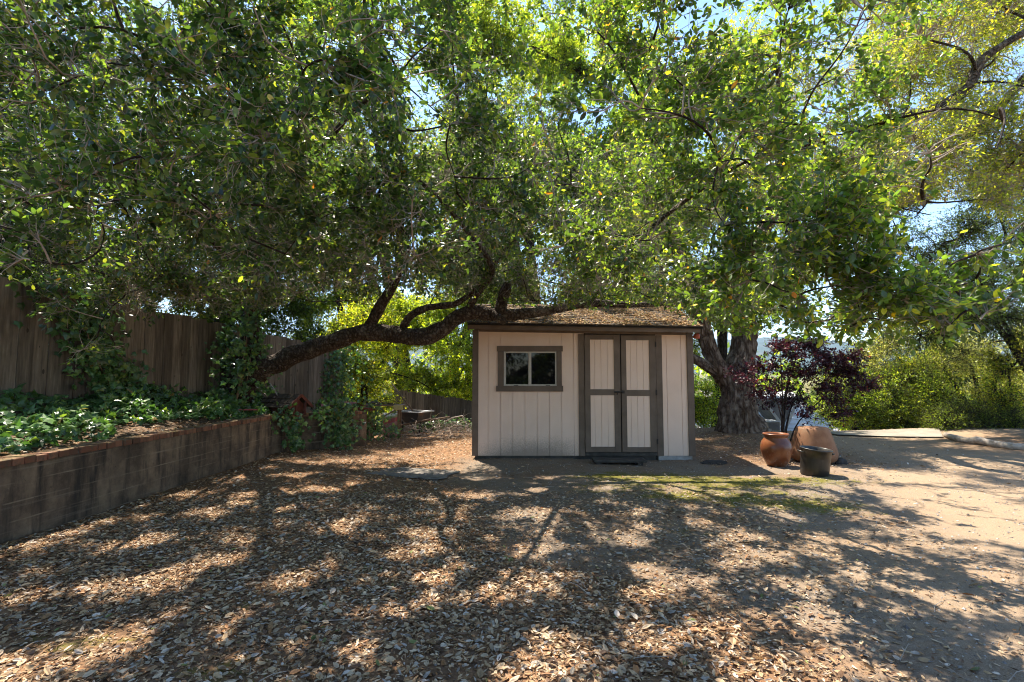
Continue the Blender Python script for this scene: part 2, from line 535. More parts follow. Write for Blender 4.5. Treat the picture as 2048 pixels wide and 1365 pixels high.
def catmull(pts, rad, n=5):
    pts = [np.array(p, dtype=float) for p in pts]
    P = [pts[0]] + pts + [pts[-1]]
    R = [rad[0]] + list(rad) + [rad[-1]]
    op = []; orr = []
    for i in range(1, len(P) - 2):
        for k in range(n):
            t = k / n
            a, b_, c, d = P[i - 1], P[i], P[i + 1], P[i + 2]
            op.append(0.5 * ((2 * b_) + (-a + c) * t + (2 * a - 5 * b_ + 4 * c - d) * t * t + (-a + 3 * b_ - 3 * c + d) * t ** 3))
            orr.append(R[i] * (1 - t) + R[i + 1] * t)
    op.append(pts[-1]); orr.append(rad[-1])
    return op, orr

def rough_limb(limbs, name, mat, parent, sides=16, amp=0.12, freq=3.0, n=6, origin=None):
    """limbs: list of (points, radii); makes one bark-rough mesh, each limb a closed tapering tube"""
    mb = MB()
    for pts, rad in limbs:
        p, r = catmull(pts, rad, n)
        mb.tube(p, r, sides)
    out = []
    k = 0
    for pts, rad in limbs:
        p, r = catmull(pts, rad, n)
        for i in range(len(p)):
            for j in range(sides):
                v = Vector(mb.v[k]); c = Vector(p[i])
                d = v - c
                nz = mnoise.noise(Vector((v.x * freq, v.y * freq, v.z * freq * .5))) + .5 * mnoise.noise(v * freq * 3.1)
                kn = max(0, mnoise.noise(Vector((p[i][0], p[i][1], p[i][2])) * 2.3)) * .5
                out.append(c + d * (1 + amp * nz * 1.6 + amp * kn))
                k += 1
    mb.v = [tuple(v) for v in out]
    return mb.build(name, mat, parent, smooth=True, origin=origin)

def leaf_colors(N, pal, wts, jit, rg, clump=None):
    idx = rg.choice(len(pal), N, p=np.array(wts) / sum(wts))
    c = np.array(pal)[idx] * (1 + rg.normal(0, jit, (N, 1)))
    if clump is not None:
        c = c * clump[:, None]
    return np.clip(c, 0.004, 0.9)

def crown(parent, skel, clumps, n_twig, leaf_per, leaf_len, pal, wts, tmpl, mat, seed, twig_mat, name='crown',
          branch_r=0.03, sub_r=0.008, twig_r=0.0028, ratio=0.48, twig_len=(0.15, 0.4), shell=1.8, bare=0.0, keep=None,
          sub_div=18, up=0.9, jit=0.22, droop=0.1, make_branch=True, branch_mat=None, n_bare=0, near_y=None, tintf=None):
    """branches, twigs and leaves through a set of clump ellipsoids, all attached to the skeleton points"""
    rg = np.random.default_rng(seed)
    skel = np.asarray(skel, dtype=float)
    C = np.array([c[0] for c in clumps], dtype=float); R = np.array([c[1] for c in clumps], dtype=float)
    Wt = np.array([c[2] if len(c) > 2 else 1.0 for c in clumps])
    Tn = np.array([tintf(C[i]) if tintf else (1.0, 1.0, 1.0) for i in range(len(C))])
    parts = []
    # level 1: branches to the clumps; clumps nearest the skeleton first so that others grow from them
    nodes = [skel]
    order = np.argsort([((C[i] - skel) ** 2).sum(1).min() for i in range(len(C))])
    allp = []
    for i in order:
        ref = np.concatenate(nodes)
        j = nearest(C[i:i + 1], ref)[0]
        pth = curved(ref[j:j + 1], C[i:i + 1], 10, rg, 0.07, 0.04)
        allp.append(pth[0]); nodes.append(pth[0][2:])
    allp = np.array(allp)
    blen = np.linalg.norm(allp[:, -1] - allp[:, 0], axis=1)[:, None]
    t = np.linspace(1, 0.35, 10)[None, :]
    if make_branch:
        parts.append(tubes_arr(allp, branch_r * np.clip(blen / 1.6, .35, 1.3) * t, 7))
        nbr = len(parts[0][2])
    L1 = np.concatenate(nodes)
    # level 2
    vol = Wt * (R[:, 0] * R[:, 1] * R[:, 2]) ** (2 / 3)
    n_sub = max(len(C) * 2, n_twig // sub_div)
    ci = rg.choice(len(C), n_sub, p=vol / vol.sum())
    dirs = nrm(rg.normal(0, 1, (n_sub, 3)))
    q = C[ci] + dirs * R[ci] * (rg.random((n_sub, 1)) ** (1 / shell)) * 0.9
    if keep is not None:
        kf = keep(q); q = q[kf]; ci = ci[kf]
    j = nearest(q, L1)
    pth = curved(L1[j], q, 7, rg, 0.14, 0.05)
    t = np.linspace(1, 0.4, 7)[None, :]
    parts.append(tubes_arr(pth, sub_r * t * np.ones((len(pth), 1)), 5))
    L2 = pth[:, 2:].reshape(-1, 3); L2c = np.repeat(ci, 5)
    dirL2 = np.repeat(nrm(pth[:, -1] - pth[:, 0]), 5, axis=0)
    # twigs
    k = rg.integers(0, len(L2), n_twig)
    p0 = L2[k]
    outw = nrm(p0 - C[L2c[k]])
    td = nrm(dirL2[k] * 0.5 + outw * 0.5 + rg.normal(0, 0.55, (n_twig, 3)) + np.array([0, 0, 0.12 - droop]))
    tl = rg.uniform(*twig_len, n_twig)
    p1 = p0 + td * tl[:, None]
    if keep is not None:
        kf = keep(p1)
        p0 = p0[kf]; p1 = p1[kf]; td = td[kf]; tl = tl[kf]; k = k[kf]
    pt = curved(p0, p1, 4, rg, 0.08, -0.03)
    t = np.linspace(1, 0.5, 4)[None, :]
    parts.append(tubes_arr(pt, twig_r * t * np.ones((len(pt), 1)), 3))
    if make_branch:
        if n_bare:
            far_i = np.nonzero(L2[:, 1] > (4.8 if near_y else -99))[0]
            kb = far_i[rg.integers(0, len(far_i), n_bare)]
            q0 = L2[kb]; q1 = q0 + nrm(rg.normal(0, 1, (n_bare, 3))) * rg.uniform(.15, .55, (n_bare, 1))
            if keep is not None:
                kf = keep(q1); q0 = q0[kf]; q1 = q1[kf]
            pb = curved(q0, q1, 5, rg, .14, 0)
            parts.append(tubes_arr(pb, np.linspace(twig_r * .9, twig_r * .35, 5)[None, :] * np.ones((len(pb), 1)), 3))
        tw = mesh_np('branches', *merge(parts), twig_mat, parent, None, True)
        if branch_mat is not None:
            tw.data.materials.append(branch_mat)
            mi = np.zeros(len(tw.data.polygons), dtype=np.int32); mi[:nbr] = 1
            tw.data.polygons.foreach_set('material_index', mi)
    # leaves
    live = rg.random(len(pt)) > bare
    pt = pt[live]; tl = tl[live]; td = td[live]; cc = L2c[k][live]
    K = leaf_per
    n = len(pt)
    s = np.sort(rg.random((n, K)) ** 0.6, axis=1)
    s[:, -1] = 1.0
    seg = np.clip((s * 3).astype(int), 0, 2); fr = s * 3 - seg
    ii = np.arange(n)[:, None]
    b0 = pt[ii, seg]; b1 = pt[ii, seg + 1]
    base = (b0 + (b1 - b0) * fr[..., None]).reshape(-1, 3)
    ang = (np.arange(K)[None, :] * 2.4 + rg.random((n, 1)) * 6.28 + rg.normal(0, .3, (n, K)))
    a = nrm(np.cross(td, rg.normal(0, 1, (n, 3)))); bb = np.cross(td, a)
    rad = a[:, None, :] * np.cos(ang)[..., None] + bb[:, None, :] * np.sin(ang)[..., None]
    ax = td[:, None, :] * (0.45 + 0.5 * (s[..., None] ** 3)) + rad * 0.8 + rg.normal(0, .15, (n, K, 3)) + np.array([0, 0, -droop])
    ax = ax.reshape(-1, 3)
    nm = np.array([0.0, 0.0, up]) + rg.normal(0, 0.45, ax.shape) + np.array(SUN_DIR) * 0.25
    N = len(base)
    print('LEAVES', parent.name, N)
    ln = leaf_len * rg.uniform(0.6, 1.2, N)
    ctint = rg.uniform(0.75, 1.25, len(C))[np.repeat(cc, K)]
    col = leaf_colors(N, pal, wts, jit, rg, ctint)
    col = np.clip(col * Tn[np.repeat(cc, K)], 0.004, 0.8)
    wd = ln * ratio * rg.uniform(0.85, 1.15, N)
    if near_y is not None:
        nr_ = base[:, 1] < near_y
        leaf_cloud(name, base[nr_], ax[nr_], nm[nr_], ln[nr_], wd[nr_], T_OAK, col[nr_], mat, parent, smooth=True)
        nr_ = ~nr_
        return leaf_cloud(name, base[nr_], ax[nr_], nm[nr_], ln[nr_], wd[nr_], T_MID, col[nr_], mat, parent, smooth=True)
    return leaf_cloud(name, base, ax, nm, ln, wd, tmpl, col, mat, parent, smooth=True)

# ------------------------------------------------------------------ terrain
def sstep(a, b, x):
    t = np.clip((x - a) / (b - a), 0, 1)
    return t * t * (3 - 2 * t)

def litter_edge(y):
    return np.interp(y, [0, 2.2, 3.0, 3.55, 4.0, 5.2, 7.1, 8.5, 9.5, 30], [2.2, 1.7, 1.35, 0.9, 0.0, -0.3, -0.9, -0.8, -0.4, -0.4])

def ground_z(x, y):
    z = 0.012 * np.sin(x * 1.7 + y * 0.9) + 0.010 * np.sin(x * 0.8 - y * 2.1)
    z = z * sstep(60, 20, np.abs(x) + np.abs(y))
    # level yard ends 13 m out and falls away
    z = z - sstep(13.0, 22, y + 0.15 * np.abs(x - 3)) * 3.0
    # low bank at the right
    z = z + 0.22 * np.exp(-(((x - 11.5) / 2.6) ** 2 + ((y - 10.8) / 2.2) ** 2))
    # mound at the foot of the big oak
    z = z + 0.10 * np.exp(-(((x - 5.3) / 1.4) ** 2 + ((y - 11.5) / 1.3) ** 2))
    # far country slowly rising
    z = z + sstep(150, 3000, y) * 20
    return z

def zone_weights(x, y):
    moss = np.zeros_like(x)
    for cx, cy_, sx, sy, a in ((1.7, 7.0, 1.2, .45, 1.2), (2.9, 6.6, 1.2, .45, 1.1), (2.2, 5.8, 1.0, .45, 1.1), (3.3, 5.5, .8, .4, 1.0), (4.3, 6.7, .9, .4, .6), (1.2, 6.2, .7, .4, .5),
                               (-2.3, 2.75, .35, .2, 1.0), (-1.3, 2.35, .45, .22, .9), (-1.5, 3.1, .3, .15, .6), (0.2, 4.6, .4, .2, .3), (-3.2, 2.9, .4, .3, .6), (1.6, 4.6, .5, .2, .5)):
        moss += a * np.exp(-(((x - cx) / sx) ** 2 + ((y - cy_) / sy) ** 2))
    sand = sstep(-0.5, 0.9, (x - (1.6 + 0.42 * y)) + 0.0) * sstep(14, 12, y)
    sand = np.maximum(sand, sstep(1.2, 2.8, x) * sstep(5.5, 4.0, y) * 0.65)
    lit = sstep(0.35, -0.35, x - litter_edge(y))
    lit = np.maximum(lit, sstep(7.2, 8.2, y) * sstep(6.6, 5.2, x) * sstep(2.9, 3.2, x) * 0.8)
    lit = np.maximum(lit, np.exp(-(((x - 10.5) / 2.2) ** 2 + ((y - 9.6) / 1.0) ** 2)) * 0.9)
    lit = np.maximum(lit, sstep(13, 15, y) * sstep(18, 16, y))
    far_ = sstep(16, 24, y); lit = lit * (1 - far_); sand = sand * (1 - far_); moss = np.maximum(moss, far_ * 1.2)
    return moss, sand, lit

def axis_vals(lo, hi, step, far_lo, far_hi, g=1.18):
    a = list(np.arange(lo, hi + 1e-6, step))
    s = step; x = hi
    while x < far_hi:
        s *= g; x += s; a.append(min(x, far_hi))
    s = step; x = lo
    while x > far_lo:
        s *= g; x -= s; a.insert(0, max(x, far_lo))
    return np.array(a)

gx = axis_vals(-5.2, 12.0, 0.07, -4000, 4000)
gy = axis_vals(1.4, 14.0, 0.07, -400, 4500)
GX, GY = np.meshgrid(gx, gy)
GZ = ground_z(GX, GY)
# sink the sheet under the terrace so that it stays below the soil there
ter = sstep(-4.3, -4.6, GX)
near = sstep(13.5, 12.0, np.abs(GX + 5) * 0 + GY)
rr = np.random.default_rng(3)
GZ = GZ + rr.normal(0, 0.0035, GZ.shape) * (np.abs(GX) < 12) * (np.abs(GY) < 14)
nx_, ny_ = len(gx), len(gy)
vi = np.arange(nx_ * ny_).reshape(ny_, nx_)
q = np.stack([vi[:-1, :-1], vi[:-1, 1:], vi[1:, 1:], vi[1:, :-1]], -1).reshape(-1)
ground = mesh_np('ground', np.stack([GX, GY, GZ], -1), q, np.arange(len(q) // 4) * 4, M['ground'], smooth=True)
ms_, sd_, lt_ = zone_weights(GX, GY)
za = ground.data.color_attributes.new('zone', 'FLOAT_COLOR', 'POINT')
z4 = np.stack([np.clip(ms_, 0, 1.3), sd_, lt_, np.ones_like(lt_)], -1).astype(np.float32)
za.data.foreach_set('color', z4.ravel())
tag(ground, kind='structure')

# far hills
hm = simple_mat('wooded_hill', (0.012, 0.022, 0.012), (0.03, 0.045, 0.022), 0.02, 0.95, 0.0, c3=(0.08, 0.07, 0.045))
hx = np.linspace(-2500, 4200, 120); hy = np.linspace(1500, 2700, 22)
HX, HY = np.meshgrid(hx, hy)
HZ = np.sin((HY - 1500) / 1200 * math.pi) ** 0.8 * (150 + 30 * np.sin(HX / 420 + 1.0) + 18 * np.sin(HX / 150) + 8 * np.sin(HX / 47 + HY / 90))
hv = np.arange(HX.size).reshape(HX.shape)
q = np.stack([hv[:-1, :-1], hv[:-1, 1:], hv[1:, 1:], hv[1:, :-1]], -1).reshape(-1)
hills = mesh_np('hills', np.stack([HX, HY, HZ], -1), q, np.arange(len(q) // 4) * 4, hm, smooth=True)
tag(hills, kind='structure')

# pale paved drive beyond the yard
dm = simple_mat('pale_concrete', (0.20, 0.175, 0.14), (0.28, 0.25, 0.205), 3, 0.9, 0.2)
mb = MB()
dpts = [(6.3, 11.2), (7.2, 12.1), (10.9, 12.0), (9.6, 10.9), (8.3, 10.6)]
n = 14
for i in range(n):
    pass
drx = np.linspace(0, 1, 16)
rows = []
for t in drx:
    a = Vector((7.3 + t * 1.7, 11.35 - 0.8 * t)); b_ = Vector((7.5 + t * 2.3, 12.35 - 0.75 * t))
    rows.append((a, b_))
vs = []; fs = []
for i, (a, b_) in enumerate(rows):
    for k in range(5):
        p = a + (b_ - a) * k / 4
        vs.append((p.x, p.y, float(ground_z(np.array(p.x), np.array(p.y))) + 0.03))
for i in range(len(rows) - 1):
    for k in range(4):
        fs.append((i * 5 + k, (i + 1) * 5 + k, (i + 1) * 5 + k + 1, i * 5 + k + 1))
mb.add(vs, fs)
tag(mb.build('driveway', dm, origin=(0, 0, 0)), kind='structure')

# small worn slabs set in the yard floor
sm = simple_mat('worn_concrete', (0.10, 0.09, 0.08), (0.26, 0.235, 0.205), 7, 0.9, 0.5)
for lab, pts in (('thin weathered concrete pad flush in the yard left of the shed', [(-2.05, 7.15), (-1.0, 6.75), (-0.75, 7.3), (-1.7, 7.6)]),):
    mb = MB()
    ring = []
    for i in range(4):
        a = Vector(pts[i]); b_ = Vector(pts[(i + 1) % 4])
        for k in range(8):
            p = a.lerp(b_, k / 8)
            ring.append((p.x + random.uniform(-.035, .035), p.y + random.uniform(-.03, .03)))
    nn = len(ring)
    mb.add([(x, y, 0.0) for x, y in ring] + [(x, y, 0.018) for x, y in ring], [tuple(range(nn, 2 * nn))] + [(i, (i + 1) % nn, nn + (i + 1) % nn, nn + i) for i in range(nn)])
    tag(mb.build('concrete_pad', sm), lab, 'paving slab')

# terrace behind the retaining wall
FEN0 = Vector((-5.9, 5.75)); FDIR = Vector((0.236, 1.0)).normalized()
def fence_x(y):
    return -5.9 + 0.236 * (y - 5.75)
def terr_z(x, y):
    # rises from the wall top to the fence, slopes down again far back
    fx = fence_x(y)
    t = np.clip((-4.35 - x) / np.maximum(-4.35 - fx, 0.4), 0, 1.6)
    return 0.60 + 0.34 * t + 0.02 * np.sin(x * 5 + y * 3) + 0.015 * np.sin(y * 7 - x * 2)
tx = np.concatenate([np.linspace(-14, -6.6, 12), np.linspace(-6.4, -2.7, 50)])
ty = np.concatenate([np.linspace(-3, 15.5, 150)])
TX, TY = np.meshgrid(tx, ty)
# right edge follows the wall: x = -4.35 to y = 9.05, then the edge runs along the second leg to (-2.9, 10.1)
edge = np.interp(TY, [-3, 9.0, 9.15, 9.45, 10.0, 11.0, 16], [-4.33, -4.33, -4.1, -3.4, -2.95, -3.2, -3.6])
TX = np.minimum(TX, edge)
TZ = terr_z(TX, TY)
TZ = np.where(TY > 10.3, TZ - sstep(10.3, 15, TY) * 1.2, TZ)
tv = np.arange(TX.size).reshape(TX.shape)
q = np.stack([tv[:-1, :-1], tv[:-1, 1:], tv[1:, 1:], tv[1:, :-1]], -1).reshape(-1)
terrace = mesh_np('terrace_ground', np.stack([TX, TY, TZ], -1), q, np.arange(len(q) // 4) * 4, M['soil'], smooth=True)
tag(terrace, kind='structure')

# ------------------------------------------------------------------ retaining wall
def wall_mat():
    m, nt, b = new_mat('stained_concrete')
    v = pos_vec(nt)
    n = noise_node(nt, 2.5, 7, 0.7, v)
    n2 = noise_node(nt, 5, 5, 0.65, pos_vec(nt, (1.4, 1.4, 0.25)))
    brd = noise_node(nt, 6, 2, 0.5, pos_vec(nt, (0.12, 0.12, 5)))
    c = ramp(nt, n.outputs[0], [(0.3, (0.05, 0.036, 0.025)), (0.5, (0.15, 0.108, 0.072)), (0.72, (0.30, 0.22, 0.145))]).outputs[0]
    c = mixc(nt, mathn(nt, 'MULTIPLY', mathn(nt, 'SUBTRACT', n2.outputs[0], 0.48), 5.0, True), c, (0.035, 0.028, 0.022))
    c = mixc(nt, mathn(nt, 'MULTIPLY', mathn(nt, 'SUBTRACT', brd.outputs[0], 0.6), 3.0, True), c, (0.30, 0.25, 0.19))
    g = nd(nt, 'ShaderNodeNewGeometry'); sx = nd(nt, 'ShaderNodeSeparateXYZ'); nt.links.new(g.outputs['Position'], sx.inputs[0])
    fr_ = mathn(nt, 'FRACT', mathn(nt, 'ADD', mathn(nt, 'MULTIPLY', sx.outputs['Z'], 6.2), mathn(nt, 'MULTIPLY', n.outputs[0], 0.10)))
    line = mathn(nt, 'LESS_THAN', fr_, 0.07)
    pt = noise_node(nt, 3.5, 3, 0.6, v)
    line = mathn(nt, 'MULTIPLY', line, mathn(nt, 'MULTIPLY', mathn(nt, 'SUBTRACT', pt.outputs[0], 0.42), 4.0, True))
    c = mixc(nt, mathn(nt, 'MULTIPLY', line, 0.55), c, (0.34, 0.28, 0.20))
    pits = noise_node(nt, 26, 6, 0.8, v)
    c = mixc(nt, mathn(nt, 'MULTIPLY', mathn(nt, 'SUBTRACT', pits.outputs[0], 0.60), 8.0, True), c, (0.02, 0.015, 0.012))
    c = mixc(nt, mathn(nt, 'MULTIPLY', mathn(nt, 'SUBTRACT', 0.38, pits.outputs[0]), 6.0, True), c, (0.32, 0.26, 0.19))
    nt.links.new(c, b.inputs['Base Color'])
    b.inputs['Roughness'].default_value = 0.9
    h = mathn(nt, 'ADD', mathn(nt, 'MULTIPLY', line, 1.2), mathn(nt, 'ADD', n.outputs[0], pits.outputs[0]))
    bump(nt, b, h, 0.8, 0.02)
    return m
M['wall'] = wall_mat()
def brick_mat():
    m, nt, b = new_mat('old_red_brick')
    g = nd(nt, 'ShaderNodeNewGeometry')
    n = noise_node(nt, 18, 6, 0.7, pos_vec(nt))
    c = ramp(nt, g.outputs['Random Per Island'], [(0.0, (0.11, 0.045, 0.028)), (0.5, (0.21, 0.08, 0.045)), (1.0, (0.29, 0.14, 0.085))]).outputs[0]
    c = mixc(nt, mathn(nt, 'MULTIPLY', mathn(nt, 'SUBTRACT', n.outputs[0], 0.45), 4.5, True), c, (0.085, 0.065, 0.042))
    sx = nd(nt, 'ShaderNodeSeparateXYZ'); nt.links.new(g.outputs['Normal'], sx.inputs[0])
    n3 = noise_node(nt, 6, 5, 0.7, pos_vec(nt))
    mf = mathn(nt, 'MULTIPLY', mathn(nt, 'MULTIPLY', mathn(nt, 'SUBTRACT', n3.outputs[0], 0.38), 3.0, True), mathn(nt, 'MAXIMUM', sx.outputs['Z'], 0.1), True)
    c = mixc(nt, mf, c, (0.24, 0.19, 0.07))
    nt.links.new(c, b.inputs['Base Color'])
    b.inputs['Roughness'].default_value = 0.9
    bump(nt, b, n.outputs[0], 0.7, 0.008)
    return m
M['brick'] = brick_mat()
M['mortar'] = simple_mat('dark_mortar', (0.05, 0.04, 0.03), (0.13, 0.11, 0.085), 20, 0.95)

wall = empty('retaining_wall', (-4.3, 5, 0), 'long stained concrete retaining wall capped with a row of old red bricks', 'retaining wall')
WPTS = [Vector((-4.21, -2.5)), Vector((-4.19, 8.95)), Vector((-4.02, 9.12)), Vector((-2.86, 9.93))]
TH = 0.22
def offs(i):
    p = WPTS[i]
    if i == 0: t = (WPTS[1] - p)
    elif i == len(WPTS) - 1: t = (p - WPTS[i - 1])
    else: t = (WPTS[i + 1] - p).normalized() + (p - WPTS[i - 1]).normalized()
    t.normalize()
    return p + Vector((-t.y, t.x)) * TH
inner = [offs(i) for i in range(4)]
mb = MB()
wt = 0.625
for i in range(3):
    a, b_, c, d = WPTS[i], WPTS[i + 1], inner[i + 1], inner[i]
    K = max(1, int((b_ - a).length / 0.25))
    for k in range(K):
        p0 = a.lerp(b_, k / K); p1 = a.lerp(b_, (k + 1) / K); q0 = d.lerp(c, k / K); q1 = d.lerp(c, (k + 1) / K)
        fs = [(0, 4, 5, 1), (4, 7, 6, 5), (3, 2, 6, 7)]
        if i == 2 and k == K - 1: fs.append((1, 5, 6, 2))
        mb.add([(p0.x, p0.y, -.15), (p1.x, p1.y, -.15), (q1.x, q1.y, -.15), (q0.x, q0.y, -.15), (p0.x, p0.y, wt), (p1.x, p1.y, wt), (q1.x, q1.y, wt), (q0.x, q0.y, wt)], fs)
mb.build('concrete_wall', M['wall'], wall)
mb = MB(); mm = MB()
for i in (0, 1, 2):
    a, b_ = WPTS[i], WPTS[i + 1]
    L = (b_ - a).length
    t = (b_ - a).normalized(); nrm2 = Vector((-t.y, t.x))
    s = 0.0
    s0 = 0.0
    while s + 0.098 < L:
        wv = 0.100 + random.uniform(-.006, .006)
        z0 = wt + 0.004; z1 = wt + 0.066 + random.uniform(-.005, .005)
        o = -0.018 + random.uniform(-.014, .014)
        mtx = Matrix.Translation((a.x + t.x * (s + wv / 2) + nrm2.x * (o + .105), a.y + t.y * (s + wv / 2) + nrm2.y * (o + .105), (z0 + z1) / 2)) @ Matrix.Rotation(math.atan2(t.y, t.x) + random.uniform(-.03, .03), 4, 'Z') @ Matrix.Rotation(random.uniform(-.02, .02), 4, 'X')
        mb.box(-wv / 2, wv / 2, -.105, .105, -(z1 - z0) / 2, (z1 - z0) / 2, mtx)
        s += wv + 0.012
    K = 1
    p0 = a + nrm2 * 0.0; p1 = b_; q0 = a + nrm2 * .19; q1 = b_ + nrm2 * .19
    z0, z1 = wt + 0.002, wt + 0.052
    mm.add([(p0.x, p0.y, z0), (p1.x, p1.y, z0), (q1.x, q1.y, z0), (q0.x, q0.y, z0), (p0.x, p0.y, z1), (p1.x, p1.y, z1), (q1.x, q1.y, z1), (q0.x, q0.y, z1)],
           [(4, 5, 6, 7), (0, 1, 5, 4), (1, 2, 6, 5), (2, 3, 7, 6), (3, 0, 4, 7)])
cap = mb.build('brick_cap', M['brick'], wall, bevel=0.006)
mm.build('mortar_bed', M['mortar'], wall)

# ------------------------------------------------------------------ fences
def make_fence(p0, p1, top0, top1, bot0, bot1, pitch, label, seed, posts=True):
    rd = random.Random(seed)
    L = (p1 - p0).length; t = (p1 - p0).normalized(); nn = Vector((-t.y, t.x))
    root = empty('board_fence', (p0.x, p0.y, bot0), label, 'fence')
    mb = MB()
    s = 0
    while s < L:
        f = s / L
        w = pitch - rd.uniform(0.001, 0.006)
        zt = top0 + (top1 - top0) * f + rd.uniform(-.025, .025); zb = bot0 + (bot1 - bot0) * f
        c = p0 + t * (s + w / 2) + nn * rd.uniform(0, .012)
        mtx = Matrix.Translation((c.x, c.y, 0)) @ Matrix.Rotation(math.atan2(t.y, t.x) + rd.uniform(-.01, .01), 4, 'Z') @ Matrix.Rotation(rd.uniform(-.008, .008), 4, 'Y')
        mb.box(-w / 2, w / 2, -.010, .010, zb, zt, mtx)
        s += pitch
    mb.build('board_panel', M['fence'], root)
    for hz in (0.35, 0.85):
        r = MB()
        a = p0 + nn * .045; b_ = p1 + nn * .045
        za = bot0 + (top0 - bot0) * hz; zb_ = bot1 + (top1 - bot1) * hz
        r.bar((a.x, a.y, za), (b_.x, b_.y, zb_), .05, .09)
        r.build('rail', M['fence'], root)
    s = 0.3
    while s < L:
        f = s / L
        c = p0 + t * s + nn * .12
        MB().box(c.x - .05, c.x + .05, c.y - .05, c.y + .05, bot0 + (bot1 - bot0) * f - .3, top0 + (top1 - top0) * f - .05).build('post', M['fence'], root)
        s += 2.4
    return root
fA = Vector((fence_x(1.0), 1.0)); fB = Vector((fence_x(12.6), 12.6))
make_fence(fA, fB, 2.84, 2.02, 0.55, 0.40, 0.158, 'tall weathered vertical board fence standing in ivy above the retaining wall', 5)
make_fence(Vector((-3.75, 16.0)), Vector((0.2, 18.9)), 0.92, 0.18, -1.1, -1.6, 0.15, 'lower sunlit board fence running downhill behind the wheelbarrow', 6)
make_fence(Vector((6.4, 18.4)), Vector((9.8, 18.9)), -0.92, -0.92, -2.6, -2.6, 0.15, 'short orange brown fence far behind the big oak trunk', 7)

# ------------------------------------------------------------------ shed
SY = 8.35
def sx_(px): return (px - 1024) / 1000.0 * SY
shed = empty('garden_shed', (1.18, SY, 0), 'cream vertical board garden shed with taupe trim and double doors under the oak', 'shed')
XL, XR, ZB, ZT, YB = -0.645, 3.01, 0.063, 2.13, 10.85
# walls
def grooves(x0, x1, z0, z1, first, y=SY, mb=None, pitch=0.2032, gap=.003):
    """boards with narrow recessed grooves between them, facing -y"""
    mb = mb or MB()
    xs = [x0]
    g = first
    while g < x1 - 0.01:
        if g > x0 + 0.01: xs.append(g)
        g += pitch
    xs.append(x1)
    for i in range(len(xs) - 1):
        a = xs[i] + (gap if i else 0); b_ = xs[i + 1] - (gap if i < len(xs) - 2 else 0)
        mb.box(a, b_, y, y + 0.012, z0, z1)
    return mb
G0 = sx_(880 + 330 / 3.413)      # first groove
wallmb = MB()
# left section around the window opening
WX0, WX1, WZ0, WZ1 = -0.138, 0.743, 1.21, 1.782
grooves(XL, WX0, ZB, ZT, G0, mb=wallmb)
k = math.ceil((WX0 - G0) / .2032); gm = G0 + k * .2032
grooves(WX0, WX1, ZB, WZ0, gm, mb=wallmb); grooves(WX0, WX1, WZ1, ZT, gm, mb=wallmb)
k = math.ceil((WX1 - G0) / .2032)
grooves(WX1, 1.16, ZB, ZT, G0 + k * .2032, mb=wallmb)
grooves(2.45, XR, ZB, ZT, sx_(880 + 1545 / 3.413), mb=wallmb, pitch=0.245)
# backing sheet (with an opening for the window), side and rear walls with gables
yb = SY + 0.0125
wallmb.box(XL, WX0, yb, yb + .01, ZB, ZT); wallmb.box(WX1, XR, yb, yb + .01, ZB, ZT)
wallmb.box(WX0, WX1, yb, yb + .01, ZB, WZ0); wallmb.box(WX0, WX1, yb, yb + .01, WZ1, ZT)
RY, RZ = 9.60, 2.70
for x0, x1 in ((XL, XL + .015), (XR - .015, XR)):
    y0 = SY + .024
    vs = []
    for x in (x0, x1):
        vs += [(x, y0, ZB), (x, YB, ZB), (x, YB, ZT), (x, RY, RZ - .02), (x, y0, ZT)]
    wallmb.add(vs, [(0, 1, 2, 3, 4), (9, 8, 7, 6, 5), (0, 5, 6, 1), (1, 6, 7, 2), (2, 7, 8, 3), (3, 8, 9, 4), (4, 9, 5, 0)])
wallmb.box(XL + .016, XR - .016, YB - .015, YB, ZB, ZT)
wallmb.build('siding', M['siding'], shed)
inn = MB()
inn.box(XL + .03, XR - .03, SY + 1.1, SY + 1.12, ZB, ZT)
inn.box(XL + .02, XR - .02, SY + .03, YB - .02, ZB - .01, ZB + .02)
inn.build('inner_partition', M['dark'], shed)
yt = SY - 0.022
for xa_, xb_, xc_, xd_ in ((XL - .012, -0.561, XL - .014, XL - .001), (2.918, XR + .012, XR + .001, XR + .014)):
    MB().box(xa_, xb_, yt, SY - .0005, ZB, ZT + .01).box(xc_, xd_, yt + .002, SY + .08, ZB, ZT).build('corner_trim', M['trim'], shed, bevel=.003)
# frieze board and fascia follow the sagging eave: left end higher than the right
def sag(x, z): return z - 0.018 * (x - XL)
fr = MB()
x0, x1 = -0.55, 2.91
fr.add([(x0, yt, ZT - .015), (x1, yt, ZT - .075), (x1, SY - .0008, ZT - .075), (x0, SY - .0008, ZT - .015), (x0, yt, 2.215), (x1, yt, 2.15), (x1, SY - .0008, 2.15), (x0, SY - .0008, 2.215)],
       [(0, 3, 2, 1), (4, 5, 6, 7), (0, 1, 5, 4), (1, 2, 6, 5), (2, 3, 7, 6), (3, 0, 4, 7)])
fr.build('frieze_board', M['trim'], shed)
ft = MB()
x0, x1 = -0.70, 3.085
ye = 8.10
ft.add([(x0, ye, 2.135), (x1, ye, 2.075), (x1, ye + .02, 2.075), (x0, ye + .02, 2.135), (x0, ye, 2.215), (x1, ye, 2.155), (x1, ye + .02, 2.155), (x0, ye + .02, 2.215)],
       [(0, 3, 2, 1), (4, 5, 6, 7), (0, 1, 5, 4), (1, 2, 6, 5), (2, 3, 7, 6), (3, 0, 4, 7)])
ft.build('fascia', M['trim'], shed, bevel=.003)
